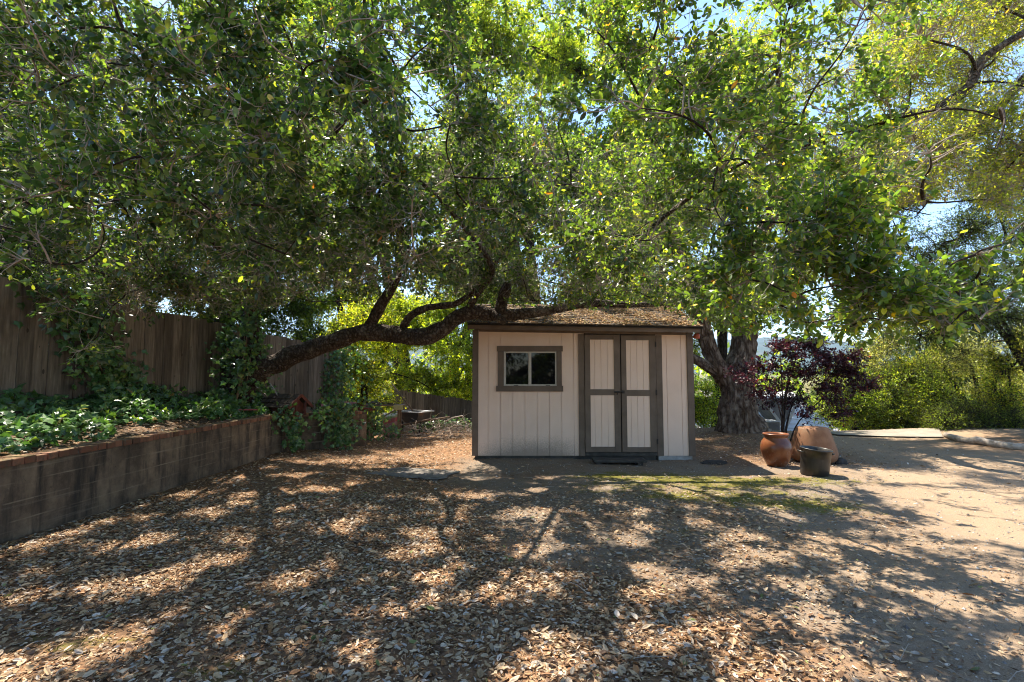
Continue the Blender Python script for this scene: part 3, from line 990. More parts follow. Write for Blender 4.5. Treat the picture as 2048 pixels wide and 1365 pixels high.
# window
win = MB()
win.box(-.253, .848, yt, SY - .0005, 1.782, 1.875)
win.box(-.262, .848, yt - .012, SY - .0005, 1.117, 1.21)
win.box(-.236, -.139, yt, SY - .0005, 1.2105, 1.7815)
win.box(.744, .828, yt, SY - .0005, 1.2105, 1.7815)
wino = win.build('window', M['trim'], shed, bevel=.003)
wf = MB()
fw = .026
y0, y1 = SY - .012, SY + .028
wf.box(WX0 + .001, WX1 - .001, y0, y1, WZ0 + .001, WZ0 + fw); wf.box(WX0 + .001, WX1 - .001, y0, y1, WZ1 - fw, WZ1 - .001)
wf.box(WX0 + .001, WX0 + fw, y0 + .001, y1, WZ0 + fw, WZ1 - fw); wf.box(WX1 - fw, WX1 - .001, y0 + .001, y1, WZ0 + fw, WZ1 - fw)
wf.box(.280, .322, y0 - .004, y1, WZ0 + fw, WZ1 - fw)
wf.box(WX0 + fw, WX0 + fw + .012, y0 + .012, y1, WZ0 + fw, WZ1 - fw); wf.box(.268, .2795, y0 + .012, y1, WZ0 + fw, WZ1 - fw)
wf.build('frame', M['white_frame'], wino, bevel=.002)
for a, b_, yy in ((WX0 + fw, .28, SY + .012), (.322, WX1 - fw, SY + .004)):
    MB().box(a, b_, yy, yy + .004, WZ0 + fw, WZ1 - fw).build('pane', M['glass'], wino)
for xx in (.03, .56):
    MB().box(xx, xx + .075, y0 - .004, y0, WZ0 + .003, WZ0 + .012).build('weep_slot', M['iron'], wino)
# door frame, threshold, doors
MB().box(1.110, 1.204, yt, SY - .0005, ZB + .001, 2.075).build('door_jamb', M['trim'], shed, bevel=.003)
MB().box(2.397, 2.50, yt, SY - .0005, ZB + .001, 2.055).build('door_jamb', M['trim'], shed, bevel=.003)
MB().box(1.206, 2.395, SY - .016, SY + .0, ZB + .002, .118).build('threshold', M['skid'], shed)
MB().box(1.206, 2.395, SY - .008, SY - .0008, .119, 2.09).build('door_backing', M['dark'], shed)
def door(x0, x1, px0, px1, zt, off, hinge_x):
    d = MB()
    y0, y1 = SY - .034, SY - .009
    zb = .125
    pz = [(1.154 - off, 1.98 - off), (.213 - off * .5, 1.056 - off)]
    d.box(x0, px0, y0, y1, zb, zt); d.box(px1, x1, y0, y1, zb, zt)
    d.box(px0, px1, y0 + .001, y1, pz[0][1], zt); d.box(px0, px1, y0 + .001, y1, pz[1][1], pz[0][0]); d.box(px0, px1, y0 + .001, y1, zb, pz[1][0])
    o = d.build('door', M['trim'], shed, bevel=.0025)
    for za, zb2 in pz:
        gm_ = MB()
        grooves(px0, px1, za, zb2, px0 + .072, y=SY - .021, mb=gm_, pitch=.108 if x0 < 1.5 else .105, gap=.0018)
        gm_.box(px0, px1, SY - .0086, SY - .0082, za, zb2)
        gm_.build('panel', M['siding'], o)
    for hz in (.30, 1.10, 1.90):
        h = MB().box(hinge_x - .012, hinge_x + .012, y0 - .006, y0 - .0005, hz - .04, hz + .04)
        h.tube([(hinge_x, y0 - .006, hz - .045), (hinge_x, y0 - .006, hz + .045)], .006, 8)
        h.build('hinge', M['trim'] if x0 < 1.5 else M['iron'], o)
    return o
d1 = door(1.209, 1.797, 1.300, 1.697, 2.062, 0, 1.209)
d2 = door(1.815, 2.392, 1.900, 2.284, 2.050, .012, 2.392)
l = MB()
l.box(1.69, 1.79, SY - .046, SY - .0345, 1.098, 1.122)
l.tube([(1.70, SY - .052, 1.11), (1.84, SY - .052, 1.11)], .008, 8)
l.box(1.822, 1.862, SY - .046, SY - .0345, 1.085, 1.135)
l.tube([(1.74, SY - .052, 1.11), (1.74, SY - .062, 1.075), (1.752, SY - .058, 1.06)], .006, 6)
l.build('latch', M['iron'], shed)
# foundation skids and blocks
MB().box(XL + .05, 2.38, SY + .02, SY + .11, -.05, ZB - .002).build('skid', M['skid'], shed)
MB().box(XL + .05, XR - .05, YB - .12, YB - .02, -.05, ZB - .002).build('skid', M['skid'], shed)
MB().box(2.42, 2.98, SY + .01, SY + .14, -.05, ZB - .002).build('foundation_block', M['block'], shed, bevel=.006)
# roof: deck, shingle courses, ridge cap, barge boards
RX0, RX1 = -0.72, 3.10
rd_ = random.Random(4)
dk = MB()
def roofz(x, s):  # s: 0 eave .. 1 ridge
    return (2.222 - 0.0172 * (x - RX0)) * (1 - s) + (RZ + .03 - .006 * (x - RX0)) * s
ey = 8.075
for side in (0, 1):
    yA, yR = (ey, RY) if side == 0 else (YB + .28, RY)
    vs = []
    for x in (RX0, RX1):
        vs += [(x, yA, roofz(x, 0) - .02), (x, yR, roofz(x, 1) - .02), (x, yR, roofz(x, 1)), (x, yA, roofz(x, 0))]
    dk.add(vs, [(0, 1, 2, 3), (7, 6, 5, 4), (0, 4, 5, 1), (3, 2, 6, 7), (0, 3, 7, 4)])
roof = dk.build('roof', M['dark'], shed)
sh = MB()
for side in (0, 1):
    yA, yR = (ey - .02, RY) if side == 0 else (YB + .30, RY)
    NR = 11
    for r in range(NR):
        s0 = r / NR; s1 = min(1, (r + 1.35) / NR)
        x = RX0 - .01 - rd_.uniform(0, .15)
        while x < RX1:
            w = rd_.uniform(.20, .30)
            a = max(x, RX0 - .012); b_ = min(x + w - .008, RX1 + .012)
            if b_ - a > .03:
                j = rd_.uniform(-.012, .012) / 1.5
                y0 = yA + (yR - yA) * (s0 + j); y1 = yA + (yR - yA) * s1
                lift = rd_.uniform(.012, .020)
                vs = [(a, y0, roofz(a, s0) + .008), (b_, y0, roofz(b_, s0) + .008), (b_, y1, roofz(b_, s1) + .004), (a, y1, roofz(a, s1) + .004),
                      (a, y0, roofz(a, s0) + .008 + lift), (b_, y0, roofz(b_, s0) + .008 + lift), (b_, y1, roofz(b_, s1) + .009), (a, y1, roofz(a, s1) + .009)]
                sh.add(vs, [(0, 1, 5, 4), (4, 5, 6, 7), (1, 2, 6, 5), (0, 4, 7, 3)] if side == 0 else [(0, 4, 5, 1), (4, 7, 6, 5), (1, 5, 6, 2), (0, 3, 7, 4)])
            x += w
sh.build('shingles', M['shingle'], roof)
rc = MB()
for i in range(16):
    xa = RX0 + (RX1 - RX0) * i / 16; xb = RX0 + (RX1 - RX0) * (i + 1.2) / 16
    xb = min(xb, RX1 + .01)
    for sgn in (-1, 1):
        rc.add([(xa, RY, roofz(xa, 1) + .035), (xb, RY, roofz(xb, 1) + .028), (xb, RY + sgn * .13, roofz(xb, 1) - .012), (xa, RY + sgn * .13, roofz(xa, 1) - .008)], [(0, 1, 2, 3) if sgn < 0 else (3, 2, 1, 0)])
rc.build('ridge_cap', M['shingle'], roof)
for x in (RX0, RX1 - .02):
    for yA in (ey, YB + .28):
        bb = MB(); bb.add([(x, yA, roofz(x, 0) - .11), (x, RY, roofz(x, 1) - .11), (x, RY, roofz(x, 1) - .021), (x, yA, roofz(x, 0) - .021),
                (x + .02, yA, roofz(x, 0) - .11), (x + .02, RY, roofz(x, 1) - .11), (x + .02, RY, roofz(x, 1) - .021), (x + .02, yA, roofz(x, 0) - .021)],
               [(0, 1, 2, 3), (7, 6, 5, 4), (0, 4, 5, 1), (3, 2, 6, 7), (0, 3, 7, 4)])
        bb.build('barge_board', M['trim'], roof)
# small rust red lantern under the right end of the eave
rl = empty('eave_lantern', (3.035, 8.2, 1.98), 'small rust red lantern hung under the right end of the shed eave', 'lantern')
MB().lathe([(0.0, 1.985), (.045, 1.985), (.052, 2.0), (.052, 2.055), (.03, 2.075), (0, 2.078)], 3.035, 8.2, 20).build('lantern_body', M['rust'], rl, smooth=True)
MB().tube([(3.035, 8.2, 2.07), (3.035, 8.2, 2.12)], .005, 6).build('hook', M['iron'], rl)
# plank step in front of the doors
st = empty('door_step', (1.7, 8.0, 0), 'low dark plank step on the ground before the shed doors', 'step')
mtx = Matrix.Translation((1.68, 8.02, 0)) @ Matrix.Rotation(-.03, 4, 'Z')
MB().box(-.40, .42, -.14, -.003, .03, .065, mtx).box(-.40, .42, .003, .14, .03, .066, mtx).build('board', M['skid'], st, bevel=.004)
MB().box(-.36, -.28, -.12, .12, -.02, .03, mtx).build('cleat', M['skid'], st)
MB().box(.28, .36, -.12, .12, -.02, .03, mtx).build('cleat', M['skid'], st)

# ------------------------------------------------------------------ pots and bucket
def terracotta(name, c1, c2, c3, rough=0.55):
    m, nt, b = new_mat(name)
    v = pos_vec(nt)
    n = noise_node(nt, 5, 6, 0.65, v)
    c = ramp(nt, n.outputs[0], [(0.3, c1), (0.55, c2), (0.8, c3)]).outputs[0]
    sp = noise_node(nt, 11, 7, 0.75, v)
    g = nd(nt, 'ShaderNodeNewGeometry'); sx = nd(nt, 'ShaderNodeSeparateXYZ'); nt.links.new(g.outputs['Position'], sx.inputs[0])
    f = mathn(nt, 'MULTIPLY', mathn(nt, 'SUBTRACT', mathn(nt, 'SUBTRACT', sp.outputs[0], mathn(nt, 'MULTIPLY', sx.outputs['Z'], .25)), .53), 7.0, True)
    c = mixc(nt, mathn(nt, 'MULTIPLY', f, .8), c, (0.45, 0.38, 0.32))
    nt.links.new(c, b.inputs['Base Color'])
    b.inputs['Roughness'].default_value = rough
    bump(nt, b, sp.outputs[0], 0.3, 0.004)
    return m
M['terra1'] = terracotta('glazed_terracotta', (0.09, 0.028, 0.012), (0.19, 0.060, 0.020), (0.26, 0.115, 0.045), 0.32)
M['terra2'] = terracotta('matte_terracotta', (0.20, 0.085, 0.035), (0.27, 0.13, 0.06), (0.25, 0.17, 0.09), 0.8)
m, nt, b = new_mat('black_plastic')
nz = noise_node(nt, 8, 5, .6, pos_vec(nt, (3, 3, .4)))
nt.links.new(ramp(nt, nz.outputs[0], [(.3, (.010, .0095, .009)), (.7, (.028, .024, .020))]).outputs[0], b.inputs['Base Color'])
b.inputs['Roughness'].default_value = .38
M['black'] = m
M['potsoil'] = simple_mat('dark_potting_soil', (0.02, 0.014, 0.01), (0.06, 0.04, 0.028), 30, 0.95)

jx, jy = (1546 - 1024) / 1000 * 7.75, 7.75
jar = empty('terracotta_jar', (jx, jy, 0), 'glossy orange terracotta jar with flared lip beside the shed', 'pot')
MB().lathe([(0, .0), (.125, .0), (.145, .03), (.19, .13), (.220, .24), (.222, .30), (.205, .37), (.165, .425), (.155, .445), (.180, .475), (.186, .49), (.175, .50), (.155, .49), (.14, .44), (.19, .35), (.2, .28)], jx, jy, 64).build('jar_body', M['terra1'], jar, smooth=True)
MB().lathe([(0, .40), (.165, .40)], jx, jy, 32).build('soil', M['potsoil'], jar)
# big upturned planter
bx, by = (1619 - 1024) / 1000 * 8.15, 8.15
bp = empty('upturned_planter', (bx, by, 0), 'large pale terracotta planter turned upside down behind the black tub', 'planter')
MB().lathe([(.24, 0), (.325, .05), (.345, .14), (.335, .20), (.30, .32), (.262, .45), (.235, .525), (.222, .545), (.20, .555), (.1, .558), (0, .558)], bx, by, 64).build('planter_body', M['terra2'], bp, smooth=True)
MB().lathe([(.026, .5585), (.045, .5595), (.045, .562), (.026, .562)], bx, by, 20).build('drain_rim', M['terra2'], bp)
# black tub, leaning a little
kx, ky = (1619 - 1024) / 1000 * 7.02, 7.02
tub = empty('black_tub', (kx, ky, 0), 'black plastic nursery tub with rim handles in front of the planter', 'bucket')
tm = Matrix.Rotation(math.radians(4.5), 4, 'Y') @ Matrix.Rotation(math.radians(3), 4, 'X') @ Matrix.Translation((0, 0, .012))
MB().lathe([(0, 0), (.168, 0), (.174, .01), (.178, .12), (.183, .23), (.188, .345), (.199, .348), (.201, .366), (.194, .37), (.183, .363), (.174, .23), (.168, .03), (0, .02)], kx, ky, 64, tm).build('tub_body', M['black'], tub, smooth=True)
for sg in (1, -1):
    h = MB()
    pts = [tm @ Vector((sg * .188, -.055, .31)), tm @ Vector((sg * .222, -.05, .315)), tm @ Vector((sg * .23, 0, .315)), tm @ Vector((sg * .222, .05, .315)), tm @ Vector((sg * .188, .055, .31))]
    h.tube([p + Vector((kx, ky, 0)) for p in pts], .011, 8)
    h.build('handle', M['black'], tub, smooth=True)
# stone and a blue scrap
def rock(name, c, r, mat, label, cat, seed, sq=(1, 1, .7)):
    rd = random.Random(seed)
    mb = MB()
    n1, n2 = 10, 14
    prof = []
    vs = []; fs = []
    for i in range(n1 + 1):
        th = math.pi * i / n1
        for k in range(n2):
            ph = 2 * math.pi * k / n2
            d = Vector((math.sin(th) * math.cos(ph), math.sin(th) * math.sin(ph), math.cos(th)))
            rr_ = r * (1 + .35 * mnoise.noise(d * 1.6 + Vector((seed, 0, 0))))
            vs.append((c[0] + d.x * rr_ * sq[0], c[1] + d.y * rr_ * sq[1], c[2] + d.z * rr_ * sq[2] + r * sq[2] * .6))
    for i in range(n1):
        for k in range(n2):
            fs.append((i * n2 + k, (i + 1) * n2 + k, (i + 1) * n2 + (k + 1) % n2, i * n2 + (k + 1) % n2))
    mb.add(vs, fs)
    return tag(mb.build(name, mat), label, cat)
rk = simple_mat('dark_basalt', (0.02, 0.018, 0.016), (0.07, 0.06, 0.055), 14, 0.85, 0.8)
rock('stone', (5.15, 7.95, 0), .09, rk, 'dark stone on the ground right of the big planter', 'stone', 3, (1.2, .8, .6))
rock('stone', (3.22, 8.05, -.02), .13, rk, 'flat dark stone at the right front corner of the shed', 'stone', 5, (1.6, .8, .3))

# ------------------------------------------------------------------ tree A : the oak whose long limb crosses in front of the shed roof
def WP(l): return [tuple(W(*p)) for p in l]
oakA = empty('leaning_oak', (-4.62, 8.75, .6), 'dark leaved oak with a long low limb reaching across to the shed roof', 'tree')
trunkA = [(WP([(470, 800, 9.0), (488, 755, 8.9), (500, 700, 8.9), (498, 620, 8.9), (505, 520, 8.8), (520, 380, 8.7), (530, 230, 8.4), (528, 60, 8.2), (520, -120, 8.0)]), [.30, .24, .17, .14, .125, .11, .09, .07, .05])]
limbA = WP([(486, 760, 8.85), (540, 731, 8.7), (610, 702, 8.4), (665, 685, 8.2), (715, 668, 8.0), (765, 665, 7.9), (805, 672, 7.8), (848, 673, 7.7), (884, 658, 7.62), (912, 637, 7.55), (948, 626, 7.5), (1000, 631, 7.5), (1052, 628, 7.52), (1110, 618, 7.6), (1180, 607, 7.7), (1260, 610, 7.75), (1340, 606, 7.8), (1400, 590, 7.8)])
limbR = [.22, .18, .15, .14, .135, .135, .13, .125, .12, .11, .10, .092, .08, .07, .06, .048, .038, .025]
up1 = (WP([(735, 660, 7.95), (758, 618, 7.8), (778, 585, 7.7), (795, 550, 7.5), (800, 480, 7.2), (790, 390, 6.8), (755, 290, 6.6), (748, 190, 6.5), (762, 60, 6.4), (790, -80, 6.2)]), [.095, .085, .075, .065, .055, .048, .042, .036, .03, .02])
up2 = (WP([(806, 655, 7.8), (822, 632, 7.7), (850, 617, 7.6), (885, 612, 7.5), (915, 606, 7.45), (960, 570, 7.2), (1010, 500, 6.8), (1060, 430, 6.2), (1120, 350, 5.8)]), [.06, .055, .05, .048, .045, .034, .026, .02, .014])
up3 = (WP([(935, 625, 7.5), (952, 590, 7.3), (985, 540, 6.9), (940, 470, 6.2), (880, 400, 5.4), (800, 330, 4.6)]), [.065, .055, .04, .03, .022, .015])
stub = (WP([(1000, 628, 7.5), (1004, 600, 7.45), (1012, 578, 7.42), (1016, 566, 7.4)]), [.10, .085, .08, .05])
knot = (WP([(985, 630, 7.45), (1003, 640, 7.4), (1010, 648, 7.4)]), [.07, .06, .025])
up4 = (WP([(1180, 605, 7.7), (1230, 540, 7.2), (1300, 460, 6.4), (1400, 380, 5.4), (1500, 320, 4.6), (1620, 290, 4.0)]), [.045, .036, .03, .024, .018, .012])
upL = (WP([(500, 560, 8.8), (440, 500, 7.8), (380, 440, 6.6), (300, 380, 5.4), (200, 330, 4.4)]), [.05, .042, .034, .026, .018])
upL2 = (WP([(505, 520, 8.8), (560, 420, 7.6), (620, 330, 6.2), (700, 230, 4.8), (800, 150, 3.8)]), [.05, .042, .034, .026, .018])
fw1 = (WP([(1000, 600, 7.4), (1020, 560, 6.4), (1100, 520, 5.2), (1250, 500, 4.0), (1420, 520, 3.1), (1560, 560, 2.7)]), [.05, .045, .04, .03, .022, .014])
rough_limb(trunkA, 'trunk', M['bark_dark'], oakA, 20)
rough_limb([(limbA, limbR)], 'long_limb', M['bark'], oakA, 20, .16, 3.5)
for i, l in enumerate((up1, up2, up3, stub, knot, up4, upL, upL2)):
    rough_limb([l], 'limb', M['bark'], oakA, 12, .12, 5)
skelA = [np.array(p) for p, r in trunkA][0][3:]
sk_list = [resample(trunkA[0][0][3:], trunkA[0][1][3:])[0], resample(limbA[6:], limbR[6:])[0]] + [resample(*l)[0] for l in (up1, up2, up3, up4, upL, upL2)]
skelA = np.concatenate(sk_list)

rgA = np.random.default_rng(21)
clumpsA = []
def add_clumps(lst, n, xr, yr, zr, rr_, zf=.55, wt=1.0, rg=rgA, mind=.55):
    cur = []
    tries = 0
    while len(cur) < n and tries < n * 40:
        tries += 1
        p = np.array([rg.uniform(*xr), rg.uniform(*yr), rg.uniform(*zr)])
        if any(np.linalg.norm(p - c) < mind for c in cur): continue
        cur.append(p); r = rg.uniform(*rr_)
        lst.append((p, np.array([r, r, r * zf]), wt))
# upper canopy sheet from left to right
add_clumps(clumpsA, 112, (-6.6, -0.4), (2.5, 9.6), (2.6, 5.7), (.9, 1.2), .7, mind=.85)
add_clumps(clumpsA, 55, (-0.4, 3.8), (2.9, 8.6), (2.7, 5.0), (.85, 1.1), .7, .7, mind=.8)
# low skirts
add_clumps(clumpsA, 12, (-4.6, -0.5), (2.8, 6.5), (2.25, 2.9), (.45, .7))
add_clumps(clumpsA, 14, (-0.5, 3.3), (4.0, 7.3), (2.35, 3.0), (.45, .7))
# big near leaves at upper left
for px, py, d, r in ((120, 380, 2.6, .42), (260, 300, 2.9, .45), (330, 160, 3.0, .45), (60, 520, 2.7, .3), (200, 500, 3.1, .38), (420, 420, 3.2, .42), (540, 250, 3.0, .42),
                     (90, 180, 2.9, .5), (640, 440, 3.6, .42), (700, 120, 3.1, .45), (560, 520, 3.6, .32), (760, 420, 3.9, .4), (900, 250, 3.8, .5), (30, 60, 3.0, .5), (450, 60, 3.2, .5), (880, 60, 3.6, .5)):
    p = W(px, py, d); clumpsA.append((np.array(p), np.array([r, r, r * .6]), 1.1))
# near spray at the right
for px, py, d, r in ((1500, 560, 3.4, .36), (1600, 590, 3.2, .33), (1700, 570, 3.0, .30), (1800, 600, 2.9, .27), (1880, 560, 2.8, .18), (1950, 510, 2.8, .12), (1900, 650, 2.8, .14), (1960, 640, 2.8, .11), (2000, 490, 2.8, .07), (1720, 620, 3.1, .22), (1840, 520, 3.0, .14),
                     (1560, 480, 3.0, .30), (1650, 450, 3.0, .26), (1450, 450, 3.4, .38), (1740, 350, 2.8, .13), (1690, 390, 2.9, .15), (1380, 560, 3.9, .36), (1300, 480, 4.3, .42), (1200, 560, 5.0, .35),
                     (1500, 330, 3.6, .5), (1600, 250, 3.8, .5), (1400, 200, 3.8, .55), (1720, 260, 4.2, .5), (1300, 100, 3.9, .5), (1560, 120, 4.1, .5), (1150, 420, 5.2, .5), (1450, 620, 4.4, .3), (1560, 640, 4.0, .28), (1640, 650, 3.4, .22)):
    p = W(px, py, d); clumpsA.append((np.array(p), np.array([r, r, r * .75]), 3.2 if (px > 1480 and d < 3.45) else 1.5))
# spray hanging in front of the fence at the left
for px, py, d, r in ((330, 560, 5.0, .32), (250, 590, 4.9, .26), (200, 650, 4.8, .18), (165, 700, 4.8, .14), (230, 690, 4.8, .12), (400, 600, 5.3, .3), (470, 560, 6.2, .4)):
    p = W(px, py, d); clumpsA.append((np.array(p), np.array([r, r, r * .8]), 1.8))
for px, py, d, r in ((1450, 640, 5.0, .3), (1530, 655, 4.8, .28), (1620, 650, 4.4, .28), (1400, 610, 5.6, .3), (1560, 610, 4.4, .3), (1660, 640, 3.9, .22), (1480, 580, 4.6, .35), (1760, 640, 3.4, .2), (1850, 600, 3.2, .2), (1950, 560, 3.1, .13), (1990, 600, 3.1, .1),
                     (1060, 600, 7.0, .25), (1130, 597, 7.0, .25), (1210, 597, 7.0, .25), (1300, 603, 7.0, .25), (1370, 615, 6.8, .22)):
    p = W(px, py, d); clumpsA.append((np.array(p), np.array([r, r, r * .7]), 3.0 if (px > 1700) else 2.6))
for px, py, d, r in ((1080, 590, 6.9, .3), (1180, 585, 6.8, .3), (1290, 592, 6.8, .3), (1370, 605, 6.7, .3), (1440, 610, 6.4, .3), (1050, 560, 6.8, .4), (1150, 570, 6.5, .38), (1250, 585, 6.5, .35), (1350, 600, 6.3, .35), (1420, 620, 6.0, .32), (1480, 640, 5.6, .3), (1560, 650, 5.2, .28), (1400, 560, 5.2, .4), (1500, 590, 4.6, .35),
                     (650, 560, 7.5, .45), (750, 535, 7.2, .45), (860, 530, 7.0, .45), (950, 520, 6.6, .45), (560, 600, 8.0, .4), (1600, 560, 4.2, .35), (1680, 600, 3.8, .28), (1760, 520, 3.6, .28), (1250, 380, 5.6, .6), (1420, 450, 5.0, .55), (1600, 380, 4.4, .5)):
    p = W(px, py, d); clumpsA.append((np.array(p), np.array([r, r, r * .8]), 1.0))
def backlight_tintA(c):
    # backlight painted into the leaf colour: brighter and yellower to the right and higher
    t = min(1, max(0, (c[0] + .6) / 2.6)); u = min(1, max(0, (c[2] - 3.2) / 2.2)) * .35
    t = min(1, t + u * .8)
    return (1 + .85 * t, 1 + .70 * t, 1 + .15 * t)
SU = np.array(SUN_DIR)
SA = nrm(np.cross(SU, np.array([0, 0, 1.0]))); SB = np.cross(SA, SU)
_gr = np.random.default_rng(404)
_gk = [( _gr.normal(0, 1, 2) , _gr.random() * 6.28) for _ in range(14)]
def sungap(p):
    # openings through the crown, lined up with the sun so that light flecks reach the ground
    a = p @ SA; b_ = p @ SB
    v = np.zeros(len(p))
    for i, (k, ph) in enumerate(_gk):
        k = k / np.linalg.norm(k) * (2.6 if i < 5 else (8.0 if i < 10 else 15.0))
        v += (.2 if i < 5 else (1.0 if i < 10 else 1.0)) * np.sin(a * k[0] + b_ * k[1] + ph)
    return v / 2.3
def glade(p):
    # the drive at the right lies in full sun: nothing dense stands between it and the sun
    h = p[:, 2] / 1.88; xl = p[:, 0] + .5 * h; yl = p[:, 1] - .866 * h
    lo = np.interp(yl, [3.6, 4.6, 5.35, 6.2, 7, 7.6], [4.3, 4.4, 4.3, 3.7, 3.5, 4.1]); hi = np.interp(yl, [3.6, 4.6, 5.35, 6.2, 7, 7.6], [8.5, 7.8, 6.6, 6.0, 5.6, 5.2])
    return (xl > lo) & (xl < hi) & (yl > 3.6) & (yl < 7.6)
def keepA(p):
    d = np.maximum(p[:, 1], .3)
    slope = (p[:, 2] - HC) / d
    px = 1024 + 1000 * p[:, 0] / d
    low = np.interp(px, [-400, 0, 100, 160, 260, 330, 480, 640, 900, 940, 1000, 1300, 1380, 1440, 1700, 1760, 1900, 2100], [.15, .17, .05, .0, .02, .10, .12, .16, .155, .135, .14, .128, .115, .085, .06, .05, .05, .06])
    ok = (slope > low) & (p[:, 1] > 1.7)
    ok &= ~((px > 1990) & (slope > .32))
    ok &= sungap(p) > np.interp(p[:, 0], [-6, -3.5, -2.5, -1, 0, 4], [-.3, -.35, -.55, -.5, -.35, -.25]) - .8 * (p[:, 2] < 2.6) - .4 * (p[:, 1] > 6.5) - .45 * ((p[:, 0] > 1.2) & (p[:, 1] < 3.6) & (slope < .32))
    ok &= p[:, 1] > 2.15
    ok &= ~(glade(p) & (sungap(p) < .35) & (p[:, 2] > 2.6))
    h = (p[:, 2] - .85) / 1.88; xl = p[:, 0] + .5 * h; yl = p[:, 1] - .866 * h
    ok &= ~((xl > -5.3) & (xl < -4.25) & (yl > 2.5) & (yl < 8.8) & (sungap(p) < .25))
    return ok
PAL_OAK = [(0.024, 0.052, 0.022), (0.040, 0.080, 0.030), (0.070, 0.120, 0.038), (0.14, 0.18, 0.040), (0.26, 0.24, 0.03), (0.30, 0.13, 0.04), (0.35, 0.27, 0.20)]
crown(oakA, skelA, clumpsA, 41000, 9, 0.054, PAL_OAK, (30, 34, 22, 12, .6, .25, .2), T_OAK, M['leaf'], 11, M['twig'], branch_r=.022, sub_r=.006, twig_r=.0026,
      ratio=.52, twig_len=(.12, .34), bare=.10, keep=keepA, sub_div=10, droop=.05, branch_mat=M['bark_dark'], n_bare=24000, near_y=4.3, tintf=backlight_tintA)
# ------------------------------------------------------------------ tree B : big furrowed oak right of the shed
oakB = empty('furrowed_oak', (5.3, 11.7, 0), 'massive oak with deeply furrowed forked trunk standing right of the shed', 'tree')
def big_trunk():
    mb = MB()
    limbs = [([(5.33, 11.7, -.15), (5.30, 11.7, .15), (5.26, 11.7, .55), (5.22, 11.7, 1.0), (5.25, 11.7, 1.4), (5.42, 11.72, 1.9), (5.48, 11.75, 2.4), (5.52, 11.8, 3.1), (5.7, 11.8, 4.2), (6.2, 11.5, 5.4)], [.56, .47, .385, .35, .335, .25, .235, .22, .19, .14]),
             ([(5.18, 11.7, .9), (5.02, 11.68, 1.2), (4.78, 11.6, 1.55), (4.58, 11.55, 1.95), (4.35, 11.4, 2.5), (3.9, 11.0, 3.4), (3.3, 10.4, 4.6)], [.24, .20, .175, .165, .15, .13, .09]),
             ([(4.72, 11.6, 1.45), (4.35, 11.5, 1.68), (4.0, 11.4, 1.85), (3.4, 11.2, 2.3)], [.11, .10, .09, .07])]
    sides = 72
    allv = []
    for pts, rad in limbs:
        p, r = catmull(pts, rad, 9)
        k0 = len(mb.v)
        mb.tube(p, r, sides)
        for i in range(len(p)):
            c = Vector(p[i])
            for j in range(sides):
                v = Vector(mb.v[k0 + i * sides + j]); d = v - c
                a = math.atan2(d.y, d.x)
                w = mnoise.noise(Vector((v.z * 1.3, a * .6, 2.0))) * 1.2
                ridge = abs(mnoise.noise(Vector((math.cos(a + w * .25) * 5.5, math.sin(a + w * .25) * 5.5, v.z * 1.5))))
                ridge2 = abs(mnoise.noise(Vector((math.cos(a) * 11, math.sin(a) * 11, v.z * 4))))
                lump = mnoise.noise(v * 1.6)
                flare = 0
                if v.z < .6 and rad[0] > .5:
                    flare = .22 * (1 - max(v.z, 0) / .6) ** 2 * (mnoise.noise(Vector((math.cos(a) * 1.8, math.sin(a) * 1.8, 7.0))) * 1.4 + .2)
                mb.v[k0 + i * sides + j] = tuple(c + d * (1 + .50 * (ridge - .22) + .30 * (ridge2 - .2) + .14 * lump + flare))
    return mb.build('trunk', M['bark_big'], oakB, smooth=True)
big_trunk()
lB = [([(5.5, 11.8, 3.0), (6.3, 11.0, 4.2), (7.2, 9.8, 5.0), (7.9, 8.6, 5.4), (8.2, 7.6, 6.2)], [.2, .16, .12, .09, .05]),
      (WP([(1700, 260, 9.0), (1850, 225, 8.2), (1905, 200, 7.8), (1940, 170, 7.6), (1965, 120, 7.5), (2048, 66, 7.3), (2150, 20, 7.2)]), [.09, .085, .08, .07, .06, .05, .03]),
      ([(6.2, 11.5, 5.4), (6.0, 10.6, 6.6), (5.2, 9.4, 7.4)], [.15, .10, .06]),
      ([(5.5, 11.8, 3.0), (6.6, 12.4, 4.4), (8.4, 12.6, 5.6), (10.2, 12.0, 6.6)], [.2, .15, .1, .06]),
      ([(6.3, 11.0, 4.2), (6.0, 10.3, 4.4), (5.9, 9.4, 3.9), (6.08, 9.0, 4.0)], [.14, .12, .1, .09])]
for l in lB:
    rough_limb([l], 'limb', M['bark'], oakB, 12, .12, 4)
skB = np.concatenate([resample(*l)[0] for l in lB] + [resample([(5.52, 11.8, 3.1), (5.7, 11.8, 4.2), (6.2, 11.5, 5.4)], [.2] * 3)[0], resample([(4.3, 11.4, 2.5), (3.9, 11.0, 3.4), (3.3, 10.4, 4.6)], [.1] * 3)[0]])
rgB = np.random.default_rng(5)
clB = []
add_clumps(clB, 30, (3.2, 10.5), (7.2, 12.5), (4.8, 8.8), (.8, 1.3), .6, rg=rgB, mind=.9)
add_clumps(clB, 14, (5.5, 9.8), (6.6, 9.5), (3.9, 6.0), (.6, .9), .6, rg=rgB, mind=.7)
add_clumps(clB, 9, (2.6, 6.0), (10.0, 12.5), (2.9, 4.8), (.6, .9), .6, rg=rgB, mind=.7)
